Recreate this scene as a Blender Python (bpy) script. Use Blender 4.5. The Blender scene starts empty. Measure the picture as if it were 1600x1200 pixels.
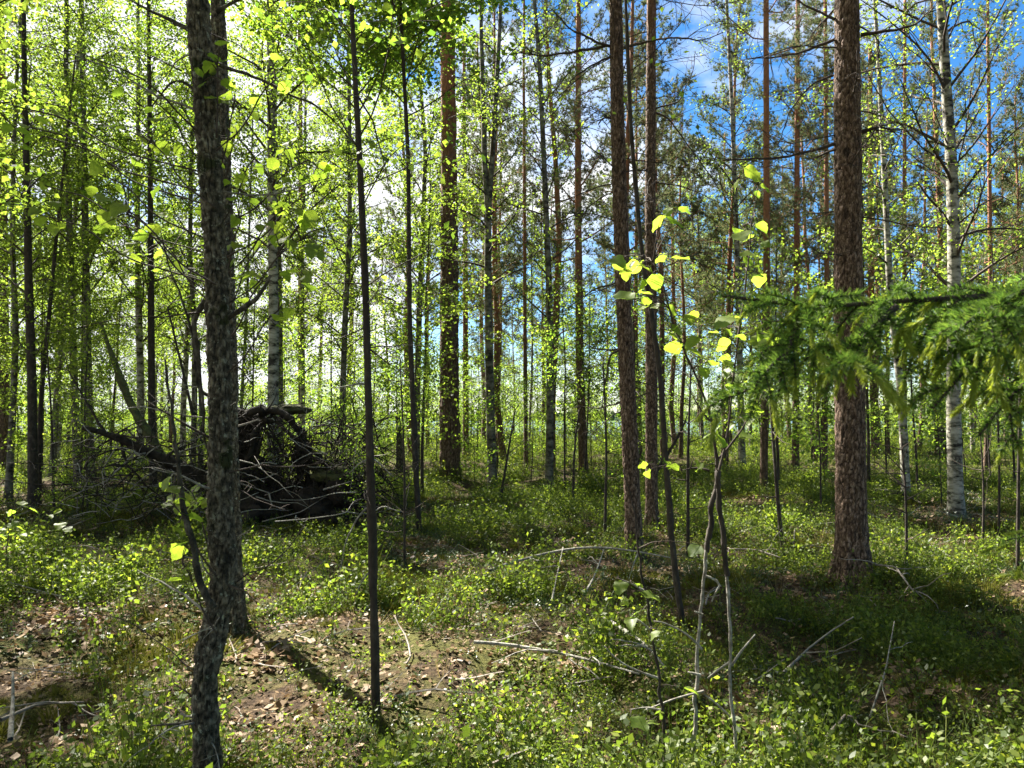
import bpy, math, random
import numpy as np
from math import radians as R, sin, cos, pi

scene = bpy.context.scene
C = scene.collection
rng = np.random.default_rng(7)
random.seed(7)

# ------------------------------------------------------------------ camera, sky, sun, exposure
CAM_H, F, PITCH = 1.6, 1186.0, math.atan(55 / 1186)
cam_d = bpy.data.cameras.new('camera')
cam = bpy.data.objects.new('camera', cam_d); C.objects.link(cam)
cam.location = (0, 0, CAM_H); cam.rotation_euler = (pi / 2 + PITCH, 0, 0)
cam_d.sensor_width = 36; cam_d.lens = 36 * F / 1600
cam_d.clip_start = 0.05; cam_d.clip_end = 6000
cam_d.dof.use_dof = True; cam_d.dof.focus_distance = 9.0; cam_d.dof.aperture_fstop = 9.0
scene.camera = cam

SUN_AZ, SUN_EL = R(-41), R(47)          # azimuth from the view direction (+Y), left is negative
sun_d = bpy.data.lights.new('sun', 'SUN'); sun_d.energy = 5.0; sun_d.angle = R(0.53); sun_d.color = (1, 0.95, 0.86)
sun = bpy.data.objects.new('sun', sun_d); C.objects.link(sun)
sun.rotation_euler = (pi / 2 - SUN_EL, 0, pi - SUN_AZ)   # local +Z points at the sun

W = bpy.data.worlds.new('World'); scene.world = W; W.use_nodes = True
nt = W.node_tree; N = nt.nodes; L = nt.links; N.clear()
out = N.new('ShaderNodeOutputWorld'); bg = N.new('ShaderNodeBackground'); bg.inputs[1].default_value = 0.08
sky = N.new('ShaderNodeTexSky'); sky.sky_type = 'NISHITA'; sky.sun_disc = False
sky.sun_elevation = SUN_EL; sky.sun_rotation = SUN_AZ
sky.air_density = 1.0; sky.dust_density = 0.15; sky.ozone_density = 3.5; sky.altitude = 200
hs = N.new('ShaderNodeHueSaturation'); hs.inputs['Saturation'].default_value = 1.3; hs.inputs['Value'].default_value = 0.42
L.new(sky.outputs[0], hs.inputs['Color'])
tc = N.new('ShaderNodeTexCoord'); mp = N.new('ShaderNodeMapping'); mp.inputs['Scale'].default_value = (1, 1, 2.2)
L.new(tc.outputs['Generated'], mp.inputs[0])
cn = N.new('ShaderNodeTexNoise'); cn.inputs['Scale'].default_value = 2.6; cn.inputs['Detail'].default_value = 7; cn.inputs['Roughness'].default_value = 0.55
L.new(mp.outputs[0], cn.inputs['Vector'])
vd = N.new('ShaderNodeVectorMath'); vd.operation = 'DOT_PRODUCT'; vd.inputs[1].default_value = (-0.95, 0.25, 0.0)
L.new(tc.outputs['Generated'], vd.inputs[0])
ma = N.new('ShaderNodeMath'); ma.operation = 'MULTIPLY_ADD'; ma.inputs[1].default_value = 0.34
L.new(vd.outputs['Value'], ma.inputs[0]); L.new(cn.outputs['Fac'], ma.inputs[2])
cr = N.new('ShaderNodeValToRGB'); cr.color_ramp.elements[0].position = 0.52; cr.color_ramp.elements[1].position = 0.66
L.new(ma.outputs[0], cr.inputs[0])
mx = N.new('ShaderNodeMix'); mx.data_type = 'RGBA'; mx.inputs['B'].default_value = (2.8, 2.85, 2.95, 1)
L.new(cr.outputs[0], mx.inputs['Factor']); L.new(hs.outputs[0], mx.inputs['A'])
L.new(mx.outputs['Result'], bg.inputs[0]); L.new(bg.outputs[0], out.inputs[0])

scene.view_settings.view_transform = 'Standard'; scene.view_settings.look = 'None'
scene.view_settings.exposure = 2.7; scene.view_settings.gamma = 1; scene.view_settings.use_curve_mapping = False
cy = scene.cycles
cy.max_bounces = 8; cy.transparent_max_bounces = 4; cy.diffuse_bounces = 4; cy.transmission_bounces = 6; cy.glossy_bounces = 2
cy.use_denoising = True; cy.sample_clamp_indirect = 6

# ------------------------------------------------------------------ helpers
def hash3(ix, iy, iz):
    h = (ix.astype(np.int64) * 374761393 + iy.astype(np.int64) * 668265263 + iz.astype(np.int64) * 2147483647) & 0xffffffff
    h = ((h ^ (h >> 13)) * 1274126177) & 0xffffffff
    return ((h ^ (h >> 16)) & 0xffff) / 65535.0

def vnoise(x, y, z=0.0):
    x, y, z = np.broadcast_arrays(np.asarray(x, float), np.asarray(y, float), np.asarray(z, float))
    ix, iy, iz = np.floor(x), np.floor(y), np.floor(z)
    fx, fy, fz = x - ix, y - iy, z - iz
    fx, fy, fz = fx * fx * (3 - 2 * fx), fy * fy * (3 - 2 * fy), fz * fz * (3 - 2 * fz)
    v = 0
    for dx in (0, 1):
        for dy in (0, 1):
            for dz in (0, 1):
                w = (fx if dx else 1 - fx) * (fy if dy else 1 - fy) * (fz if dz else 1 - fz)
                v = v + w * hash3(ix + dx, iy + dy, iz + dz)
    return v

def fbm(x, y, z=0.0, o=3):
    s, a, t = 0, 1.0, 0
    for i in range(o):
        k = 2 ** i
        s = s + a * vnoise(np.asarray(x) * k + 17 * i, np.asarray(y) * k + 31 * i, np.asarray(z) * k); t += a; a *= .5
    return s / t

def gh_raw(x, y):
    x = np.asarray(x, float); y = np.asarray(y, float)
    h = 0.45 * (fbm(x * .16 + 3.1, y * .16 + 8.3) - .5) + 0.42 * (fbm(x * .6 + 9, y * .6 + 2) - .5) + 0.12 * (vnoise(x * 2.1, y * 2.1) - .5)
    shore = np.clip((y - 46) / 14, 0, 1)
    return h - 2.6 * shore * shore * (3 - 2 * shore)
_g0 = float(gh_raw(0, 4.0))
def gh(x, y): return gh_raw(x, y) - _g0

def ray(px, py):
    u, v = (px - 800) / F, (600 - py) / F
    return np.array([u, cos(PITCH) - v * sin(PITCH), sin(PITCH) + v * cos(PITCH)])
def at(px, py, Y):                       # the point of the place seen at (px, py), Y metres ahead
    d = ray(px, py); return np.array([0, 0, CAM_H]) + d * (Y / d[1])
def ground_at(px, py, lim=46.0):         # where that line of sight meets the ground
    d = ray(px, py); s = np.arange(1.0, lim, .02); Q = np.array([0, 0, CAM_H]) + d * s[:, None]
    hit = np.nonzero(Q[:, 2] <= gh(Q[:, 0], Q[:, 1]))[0]
    if len(hit): return Q[hit[0]]
    p = at(px, py, lim); p[2] = float(gh(p[0], p[1])); return p

class MB:
    """collects polygons for one mesh"""
    def __init__(s): s.v = []; s.f = []; s.n = 0; s.m = []
    def add(s, V, Fc):
        V = np.asarray(V, float).reshape(-1, 3); Fc = np.asarray(Fc, int)
        s.v.append(V); s.f.append(Fc + s.n); s.n += len(V)
    def tube(s, P, rad, sides=5, cap=True, disp=None):
        P = np.asarray(P, float); n = len(P); rad = np.broadcast_to(np.asarray(rad, float), (n,))
        T = np.gradient(P, axis=0); T /= np.linalg.norm(T, axis=1)[:, None] + 1e-9
        ref = np.array([1.0, 0, 0]) if abs(T[0][0]) < .8 else np.array([0, 1.0, 0])
        A = ref - T * (T @ ref)[:, None]; A /= np.linalg.norm(A, axis=1)[:, None] + 1e-9
        B = np.cross(T, A)
        th = np.arange(sides) * 2 * pi / sides
        dirs = A[:, None] * np.cos(th)[None, :, None] + B[:, None] * np.sin(th)[None, :, None]
        rr = np.repeat(rad[:, None], sides, 1)
        if disp is not None: rr = rr * disp(P, dirs, rr)
        V = (P[:, None] + dirs * rr[:, :, None]).reshape(-1, 3)
        i = np.arange(n - 1)[:, None] * sides; j = np.arange(sides)[None]; k = (j + 1) % sides
        Fc = np.stack([i + j, i + k, i + sides + k, i + sides + j], -1).reshape(-1, 4)
        s.add(V, Fc)
        if cap:
            s.f.append(np.array([[(n - 1) * sides + a for a in (0, 1, 2, 3)]] if sides == 4 else [[(n - 1) * sides, (n - 1) * sides + 1 + a, (n - 1) * sides + 2 + a] for a in range(sides - 2)]) + s.n - len(V))
    def leaves(s, P, size, up=0.5, wid=0.75, seed=0, hang=0.0):
        g = np.random.default_rng(seed); P = np.asarray(P, float); n = len(P)
        size = np.broadcast_to(np.asarray(size, float), (n,))[:, None] * g.uniform(.65, 1.25, (n, 1))
        d = g.normal(size=(n, 3)); d[:, 2] = d[:, 2] * (1 - up * .5) - hang; d /= np.linalg.norm(d, axis=1)[:, None]
        nr = g.normal(size=(n, 3)); nr[:, 2] += up * 2.5
        sd = np.cross(d, nr); sd /= np.linalg.norm(sd, axis=1)[:, None] + 1e-9
        V = np.stack([P, P + (d * .42 + sd * wid * .5) * size, P + d * size, P + (d * .42 - sd * wid * .5) * size], 1)
        s.add(V.reshape(-1, 3), np.arange(n * 4).reshape(n, 4))
    def needles(s, P, D, ln, w, k, spread, seed=0):
        """k thin needles from each point of P, fanned round the direction D"""
        g = np.random.default_rng(seed); n = len(P)
        d = D[:, None] + g.normal(size=(n, k, 3)) * spread; d /= np.linalg.norm(d, axis=2)[..., None]
        sd = np.cross(d, g.normal(size=(n, k, 3))); sd /= np.linalg.norm(sd, axis=2)[..., None]
        l = ln * g.uniform(.7, 1.2, (n, k, 1)); b = np.repeat(P[:, None], k, 1)
        V = np.stack([b - sd * w * .5, b + sd * w * .5, b + d * l], 2)
        s.add(V.reshape(-1, 3), np.arange(n * k * 3).reshape(-1, 3))
    def mesh(s, name, mats, smooth=False):
        me = bpy.data.meshes.new(name)
        V = np.concatenate(s.v); fl = [a for a in s.f]
        li = np.concatenate([a.reshape(-1) for a in fl]); tot = np.concatenate([np.full(len(a), a.shape[1]) for a in fl])
        st = np.concatenate([[0], np.cumsum(tot)[:-1]])
        me.vertices.add(len(V)); me.vertices.foreach_set('co', V.astype(np.float32).reshape(-1))
        me.loops.add(len(li)); me.loops.foreach_set('vertex_index', li.astype(np.int32))
        me.polygons.add(len(tot)); me.polygons.foreach_set('loop_start', st.astype(np.int32))
        me.polygons.foreach_set('loop_total', tot.astype(np.int32))
        me.polygons.foreach_set('use_smooth', np.full(len(tot), smooth))
        for m in (mats if isinstance(mats, (list, tuple)) else [mats]): me.materials.append(m)
        if getattr(s, 'plate', None) is not None:
            a = me.attributes.new('plate', 'FLOAT', 'POINT'); a.data.foreach_set('value', s.plate.astype(np.float32))
        me.update(); return me

def link(name, me, parent=None, loc=None):
    o = bpy.data.objects.new(name, me); C.objects.link(o)
    if parent is not None: o.parent = parent
    if loc is not None: o.location = loc
    return o
def tag(o, label=None, cat=None, group=None, kind=None):
    for k, v in (('label', label), ('category', cat), ('group', group), ('kind', kind)):
        if v: o[k] = v
    return o
def empty(name, loc, rz=0.0):
    o = bpy.data.objects.new(name, None); C.objects.link(o); o.location = loc; o.rotation_euler = (0, 0, rz)
    o.empty_display_size = .2; return o

# ------------------------------------------------------------------ materials
def mat(name):
    m = bpy.data.materials.new(name); m.use_nodes = True; t = m.node_tree; t.nodes.clear()
    o = t.nodes.new('ShaderNodeOutputMaterial'); return m, t, t.nodes, t.links, o
def ramp(n, l, src, stops):
    r = n.new('ShaderNodeValToRGB'); e = r.color_ramp.elements
    while len(e) < len(stops): e.new(0.5)
    for i, (p, c) in enumerate(stops): e[i].position = p; e[i].color = (*c, 1) if len(c) == 3 else c
    l.new(src, r.inputs[0]); return r
def noise(n, l, vec, scale, detail=4, rough=.6):
    x = n.new('ShaderNodeTexNoise'); x.inputs['Scale'].default_value = scale; x.inputs['Detail'].default_value = detail; x.inputs['Roughness'].default_value = rough
    if vec is not None: l.new(vec, x.inputs['Vector'])
    return x
def mapping(n, l, vec, sc):
    m = n.new('ShaderNodeMapping'); m.inputs['Scale'].default_value = sc; l.new(vec, m.inputs[0]); return m
def mixc(n, l, fac, a, b):
    m = n.new('ShaderNodeMix'); m.data_type = 'RGBA'
    for k, v in (('Factor', fac), ('A', a), ('B', b)):
        s = [i for i in m.inputs if i.name == k and i.type == ('VALUE' if k == 'Factor' else 'RGBA')][0]
        if hasattr(v, 'is_linked'): l.new(v, s)
        elif k == 'Factor': s.default_value = v
        else: s.default_value = (*v, 1)
    return [o for o in m.outputs if o.type == 'RGBA'][0]

def leaf_mat(name, stops, trans, tmix=.5, gloss=.02, rough=.5):
    """stops: reflected colours over the leaves; trans: colour gain of the light that comes through"""
    m, t, n, l, o = mat(name)
    g = n.new('ShaderNodeNewGeometry'); oi = n.new('ShaderNodeObjectInfo')
    a = n.new('ShaderNodeMath'); a.operation = 'MULTIPLY_ADD'; a.inputs[1].default_value = .35
    l.new(oi.outputs['Random'], a.inputs[0]); l.new(g.outputs['Random Per Island'], a.inputs[2])
    f = n.new('ShaderNodeMath'); f.operation = 'FRACT'; l.new(a.outputs[0], f.inputs[0])
    r = ramp(n, l, f.outputs[0], stops)
    d = n.new('ShaderNodeBsdfDiffuse'); l.new(r.outputs[0], d.inputs[0])
    tr = n.new('ShaderNodeBsdfTranslucent')
    mu = n.new('ShaderNodeMix'); mu.data_type = 'RGBA'; mu.blend_type = 'MULTIPLY'; mu.inputs['Factor'].default_value = 1
    l.new(r.outputs[0], mu.inputs['A']); mu.inputs['B'].default_value = (*trans, 1); l.new(mu.outputs['Result'], tr.inputs[0])
    ms = n.new('ShaderNodeMixShader'); ms.inputs[0].default_value = tmix; l.new(d.outputs[0], ms.inputs[1]); l.new(tr.outputs[0], ms.inputs[2])
    gl = n.new('ShaderNodeBsdfGlossy'); gl.inputs['Roughness'].default_value = rough; gl.inputs[0].default_value = (1, 1, 1, 1)
    m2 = n.new('ShaderNodeMixShader'); m2.inputs[0].default_value = gloss; l.new(ms.outputs[0], m2.inputs[1]); l.new(gl.outputs[0], m2.inputs[2])
    l.new(m2.outputs[0], o.inputs[0]); return m

M = {}
M['birch_leaf'] = leaf_mat('birch_leaf', [(0, (.055, .08, .016)), (.5, (.095, .125, .022)), (1, (.145, .165, .032))], (2.35, 2.65, 1.35), .57)
M['aspen_leaf'] = leaf_mat('aspen_leaf', [(0, (.05, .09, .016)), (.6, (.09, .13, .022)), (1, (.14, .17, .03))], (2.9, 3.1, 1.5), .62, .02)
M['bilberry_leaf'] = leaf_mat('bilberry_leaf', [(0, (.038, .060, .013)), (.5, (.075, .108, .018)), (.85, (.12, .152, .023)), (1, (.16, .172, .03))], (2.4, 2.45, 1.25), .5, .015, .5)
M['lingon_leaf'] = leaf_mat('lingonberry_leaf', [(0, (.025, .05, .016)), (.7, (.045, .075, .02)), (1, (.07, .09, .025))], (1.5, 1.6, 1.2), .25, .035, .45)
M['pine_needle'] = leaf_mat('pine_needle', [(0, (.075, .095, .045)), (.6, (.11, .13, .06)), (1, (.16, .16, .075))], (1.5, 1.6, 1.2), .3, .02)
M['spruce_needle'] = leaf_mat('spruce_needle', [(0, (.055, .11, .025)), (.6, (.10, .165, .035)), (1, (.16, .22, .045))], (2.1, 2.2, 1.3), .45, .02)
M['spruce_shoot'] = leaf_mat('spruce_shoot', [(0, (.20, .26, .03)), (1, (.28, .33, .05))], (2.2, 2.1, 1.3), .5, .02)
M['litter_leaf'] = leaf_mat('litter_leaf', [(0, (.05, .03, .017)), (.35, (.10, .065, .036)), (.75, (.17, .115, .066)), (1, (.27, .20, .13))], (1.1, 1.0, .8), .15, .01)
M['dry_grass'] = leaf_mat('dry_grass', [(0, (.20, .16, .07)), (1, (.34, .27, .13))], (1.2, 1.2, 1), .3, .01)
M['moss'] = leaf_mat('moss', [(0, (.07, .075, .015)), (1, (.13, .13, .025))], (1.3, 1.3, 1), .2, .0)
M['far_leaf'] = leaf_mat('far_leaf', [(0, (.03, .05, .03)), (1, (.05, .075, .04))], (1, 1, 1), .1, 0)

def bark(name, stops, scale, stretch, bump=.6, lichen=None, lich_amt=.55, orange_top=None, vor=False, base_dark=None, spots=None, plate=False, lich_scale=9):
    m, t, n, l, o = mat(name)
    tcn = n.new('ShaderNodeTexCoord'); v = mapping(n, l, tcn.outputs['Object'], stretch)
    a = noise(n, l, v.outputs[0], scale, 6, .65)
    col = ramp(n, l, a.outputs['Fac'], stops).outputs[0]; h = a.outputs['Fac']
    if vor:
        vo = n.new('ShaderNodeTexVoronoi'); vo.feature = 'DISTANCE_TO_EDGE'; vo.inputs['Scale'].default_value = scale * .8
        ad = n.new('ShaderNodeVectorMath'); ad.operation = 'ADD'; l.new(v.outputs[0], ad.inputs[0])
        sc = n.new('ShaderNodeVectorMath'); sc.operation = 'SCALE'; sc.inputs['Scale'].default_value = .16; l.new(a.outputs['Color'], sc.inputs[0]); l.new(sc.outputs[0], ad.inputs[1])
        l.new(ad.outputs[0], vo.inputs['Vector'])
        cr_ = ramp(n, l, vo.outputs['Distance'], [(0, (.5, .48, .46)), (.16, (1, 1, 1))])
        mm = n.new('ShaderNodeMix'); mm.data_type = 'RGBA'; mm.blend_type = 'MULTIPLY'; mm.inputs['Factor'].default_value = .8
        l.new(col, mm.inputs['A']); l.new(cr_.outputs[0], mm.inputs['B']); col = mm.outputs['Result']
        ah = n.new('ShaderNodeMath'); ah.operation = 'ADD'; l.new(a.outputs['Fac'], ah.inputs[0]); l.new(cr_.outputs[0], ah.inputs[1]); h = ah.outputs[0]
    if orange_top:
        z0, z1, oc = orange_top
        sx = n.new('ShaderNodeSeparateXYZ'); l.new(tcn.outputs['Object'], sx.inputs[0])
        mr = n.new('ShaderNodeMapRange'); mr.inputs[1].default_value = z0; mr.inputs[2].default_value = z1; l.new(sx.outputs[2], mr.inputs[0])
        n2 = noise(n, l, v.outputs[0], scale * 1.3, 4); oc_ = ramp(n, l, n2.outputs['Fac'], [(.3, tuple(c * .45 for c in oc)), (.65, oc)])
        col = mixc(n, l, mr.outputs[0], col, oc_.outputs[0])
    if spots:
        sp = noise(n, l, mapping(n, l, tcn.outputs['Object'], (1, 1, 1)).outputs[0], 6, 3); f = ramp(n, l, sp.outputs['Fac'], [(.60, (0, 0, 0)), (.64, (1, 1, 1))])
        col = mixc(n, l, f.outputs[0], col, spots)
    if lichen:
        ln = noise(n, l, tcn.outputs['Object'], lich_scale, 8, .7); f = ramp(n, l, ln.outputs['Fac'], [(lich_amt, (0, 0, 0)), (lich_amt + .07, (1, 1, 1))])
        col = mixc(n, l, f.outputs[0], col, lichen)
    if base_dark:
        zz, bc = base_dark
        sx = n.new('ShaderNodeSeparateXYZ'); l.new(tcn.outputs['Object'], sx.inputs[0])
        nn = noise(n, l, tcn.outputs['Object'], 5, 4); ad2 = n.new('ShaderNodeMath'); ad2.operation = 'MULTIPLY_ADD'; ad2.inputs[1].default_value = zz * 1.6
        l.new(nn.outputs['Fac'], ad2.inputs[0]); l.new(sx.outputs[2], ad2.inputs[2])
        mr = n.new('ShaderNodeMapRange'); mr.inputs[1].default_value = zz * 1.1; mr.inputs[2].default_value = zz * .7; l.new(ad2.outputs[0], mr.inputs[0])
        col = mixc(n, l, mr.outputs[0], col, bc)
    if plate:                                            # dark resin and dirt in the cracks between the plates
        at_ = n.new('ShaderNodeAttribute'); at_.attribute_name = 'plate'
        cr2 = ramp(n, l, at_.outputs['Fac'], [(.0, (.12, .10, .09)), (.5, (1, 1, 1))])
        m3 = n.new('ShaderNodeMix'); m3.data_type = 'RGBA'; m3.blend_type = 'MULTIPLY'; m3.inputs['Factor'].default_value = 1
        l.new(col, m3.inputs['A']); l.new(cr2.outputs[0], m3.inputs['B']); col = m3.outputs['Result']
    b = n.new('ShaderNodeBump'); b.inputs['Strength'].default_value = bump; b.inputs['Distance'].default_value = .02; l.new(h, b.inputs['Height'])
    p = n.new('ShaderNodeBsdfPrincipled'); p.inputs['Roughness'].default_value = .85; p.inputs['Specular IOR Level'].default_value = .25
    l.new(col, p.inputs['Base Color']); l.new(b.outputs[0], p.inputs['Normal']); l.new(p.outputs[0], o.inputs[0]); return m

M['pine_bark'] = bark('pine_bark', [(.3, (0.036, 0.023, 0.014)), (.5, (0.115, 0.071, 0.045)), (.70, (0.274, 0.191, 0.137))], 16, (1.6, 1.6, .55), 1.0, lichen=(.26, .25, .20), lich_amt=.68, orange_top=(6, 10, (.36, .15, .06)), vor=True)
M['plated_pine_bark'] = bark('plated_pine_bark', [(.34, (.032, .020, .013)), (.5, (.10, .062, .04)), (.66, (.31, .22, .165))], 30, (1.6, 1.6, .6), 1.0, lichen=(.22, .22, .16), lich_amt=.65, lich_scale=18, orange_top=(6, 10, (.36, .15, .06)), plate=True)
M['young_pine_bark'] = bark('young_pine_bark', [(.3, (0.039, 0.027, 0.017)), (.5, (0.117, 0.072, 0.044)), (.72, (0.234, 0.164, 0.109))], 18, (1.6, 1.6, .6), .8, lichen=(.27, .27, .2), lich_amt=.62, orange_top=(2.5, 6, (.36, .16, .075)), vor=True)
M['birch_bark'] = bark('birch_bark', [(.38, (0.016, 0.014, 0.011)), (.46, (0.136, 0.128, 0.096)), (.56, (0.288, 0.272, 0.224)), (.8, (0.440, 0.424, 0.368))], 4.2, (1.2, 1.2, 3.0), .35, lichen=(.10, .11, .06), lich_amt=.62, base_dark=(.5, (.06, .05, .04)), spots=(.04, .035, .03))
M['grey_birch_bark'] = bark('grey_birch_bark', [(.36, (0.015, 0.013, 0.011)), (.47, (0.075, 0.068, 0.053)), (.58, (0.165, 0.150, 0.120)), (.8, (0.270, 0.255, 0.210))], 4.5, (1.2, 1.2, 2.5), .4, lichen=(.11, .12, .06), lich_amt=.56, base_dark=(.9, (.05, .042, .035)), spots=(.035, .03, .026))
M['rough_bark'] = bark('rough_bark', [(.34, (0.013, 0.011, 0.008)), (.5, (0.054, 0.047, 0.033)), (.66, (0.156, 0.138, 0.102))], 30, (1, 1, .6), 1.4, lichen=(.24, .24, .17), lich_amt=.62, spots=(.05, .05, .022))
M['plated_rough_bark'] = bark('plated_rough_bark', [(.36, (.024, .021, .014)), (.5, (.095, .08, .056)), (.64, (.26, .225, .16))], 40, (1, 1, .7), 1.4, lichen=(.38, .38, .28), lich_amt=.57, lich_scale=26, spots=(.04, .045, .016), plate=True)
M['dark_bark'] = bark('dark_bark', [(.3, (0.017, 0.013, 0.011)), (.55, (0.045, 0.035, 0.027)), (.75, (0.090, 0.075, 0.060))], 22, (1, 1, .5), .7, lichen=(.28, .28, .21), lich_amt=.66)
M['twig'] = bark('twig', [(.3, (.03, .022, .017)), (.7, (.08, .06, .046))], 20, (1, 1, 1), .3)
M['lichen_twig'] = bark('lichen_twig', [(.3, (0.076, 0.064, 0.051)), (.5, (0.221, 0.204, 0.170)), (.7, (0.383, 0.374, 0.323))], 30, (1, 1, 1), .6)
M['dead_wood'] = bark('dead_wood', [(.3, (.12, .095, .075)), (.7, (.34, .30, .25))], 20, (1, 1, 1), .5)
M['soil'] = bark('soil', [(.3, (.010, .008, .006)), (.7, (.045, .032, .022))], 9, (1, 1, 1), 1.0)
M['root'] = bark('root', [(.3, (.009, .007, .005)), (.7, (.038, .028, .019))], 14, (1, 1, 1), .8, lichen=(.06, .065, .022), lich_amt=.66)
M['mossy_wood'] = bark('mossy_wood', [(.3, (.03, .03, .012)), (.7, (.10, .10, .04))], 14, (1, 1, 1), .9, lichen=(.11, .12, .03), lich_amt=.55)

def ground_mat():
    m, t, n, l, o = mat('forest_floor')
    tcn = n.new('ShaderNodeTexCoord'); v = tcn.outputs['Object']
    a = noise(n, l, v, 26, 6, .7); b = noise(n, l, v, 1.3, 5, .6)
    lit = ramp(n, l, a.outputs['Fac'], [(.3, (.018, .012, .008)), (.5, (.06, .04, .024)), (.68, (.14, .095, .055))])
    mo = ramp(n, l, a.outputs['Fac'], [(.3, (.025, .028, .008)), (.7, (.12, .115, .03))])
    f = ramp(n, l, b.outputs['Fac'], [(.46, (0, 0, 0)), (.56, (1, 1, 1))])
    col = mixc(n, l, f.outputs[0], lit.outputs[0], mo.outputs[0])
    bp = n.new('ShaderNodeBump'); bp.inputs['Strength'].default_value = 1; bp.inputs['Distance'].default_value = .05; l.new(a.outputs['Fac'], bp.inputs['Height'])
    p = n.new('ShaderNodeBsdfPrincipled'); p.inputs['Roughness'].default_value = .95; p.inputs['Specular IOR Level'].default_value = .1
    l.new(col, p.inputs['Base Color']); l.new(bp.outputs[0], p.inputs['Normal']); l.new(p.outputs[0], o.inputs[0]); return m
M['ground'] = ground_mat()
def water_mat():
    m, t, n, l, o = mat('lake_water')
    tcn = n.new('ShaderNodeTexCoord'); a = noise(n, l, mapping(n, l, tcn.outputs['Object'], (.6, 1.6, 1)).outputs[0], 1.2, 4)
    bp = n.new('ShaderNodeBump'); bp.inputs['Strength'].default_value = .5; bp.inputs['Distance'].default_value = .15; l.new(a.outputs['Fac'], bp.inputs['Height'])
    p = n.new('ShaderNodeBsdfPrincipled'); p.inputs['Base Color'].default_value = (.03, .06, .09, 1); p.inputs['Roughness'].default_value = .12; p.inputs['IOR'].default_value = 1.33
    l.new(bp.outputs[0], p.inputs['Normal']); l.new(p.outputs[0], o.inputs[0]); return m
M['water'] = water_mat()

# ------------------------------------------------------------------ the setting: ground, lake, far shore
def build_ground():
    na, nr = 360, 190
    rr = np.concatenate([[0.0], .35 * (110 / .35) ** (np.arange(nr) / (nr - 1))])
    th = np.arange(na) * 2 * pi / na
    X = rr[:, None] * np.sin(th); Y = rr[:, None] * np.cos(th)
    Z = gh(X, Y)
    V = np.stack([X, Y, Z], -1).reshape(-1, 3)
    i = np.arange(nr)[:, None] * na; j = np.arange(na)[None]; k = (j + 1) % na
    mb = MB(); mb.add(V, np.stack([i + j, i + na + j, i + na + k, i + k], -1).reshape(-1, 4))
    tag(link('ground', mb.mesh('ground', M['ground'], True)), kind='structure')
build_ground()
mb = MB(); S = 3000
mb.add([(-S, 40, -1.7), (S, 40, -1.7), (S, S, -1.7), (-S, S, -1.7)], [[0, 1, 2, 3]])
tag(link('lake', mb.mesh('lake', M['water'])), kind='structure')
def far_shore():
    mb = MB(); k = 160; xs = np.linspace(-1400, 1400, k)
    base = np.stack([xs, 1500 + 60 * np.sin(xs / 230), np.full(k, -1.75)], -1)
    top = base + np.stack([np.zeros(k), np.full(k, 120), 10 + 22 * fbm(xs / 260, 0 * xs)], -1)
    back = top + [0, 300, -30]
    mb.add(np.concatenate([base, top, back]), np.array([[r * k + i, r * k + i + 1, (r + 1) * k + i + 1, (r + 1) * k + i] for r in (0, 1) for i in range(k - 1)]))
    tag(link('far_shore_hill', mb.mesh('far_shore_hill', M['far_leaf'], True)), kind='structure')
    mb = MB(); g = np.random.default_rng(5)
    for i in range(2200):
        x = g.uniform(-1350, 1350); t = g.uniform(0, .6); y = 1500 + 60 * sin(x / 230) + 120 * t
        z = -1.75 + t * (10 + 22 * float(fbm(x / 260, 0.0))); h = g.uniform(9, 17); r = h * g.uniform(.14, .24)
        mb.tube([(x, y, z), (x, y, z + h * .25), (x + .2, y, z + h * .6), (x, y, z + h)], [r * .5, r, r * .7, .2], 5)
    tag(link('far_forest', mb.mesh('far_forest', M['far_leaf'], True)), 'dark wood along the far shore of the lake', 'forest', kind='stuff')
far_shore()

# ------------------------------------------------------------------ trees
def trunk_disp(amp, sx, sz, seed):
    def f(P, D, rr):
        Q = P[:, None] + D * rr[..., None]
        a = fbm(Q[..., 0] * sx + seed, Q[..., 1] * sx, Q[..., 2] * sz, 3)
        b = vnoise(Q[..., 0] * 3.1 + seed, Q[..., 1] * 3.1, Q[..., 2] * 3.4); c = vnoise(Q[..., 0] * sx * 2.3, Q[..., 1] * sx * 2.3 + seed, Q[..., 2] * sx * 1.4)
        return 1 + amp * ((a - .5) * 1.7 + (b - .5) * .8 + (np.abs(c - .5) - .25) * 1.1)
    return f

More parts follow.
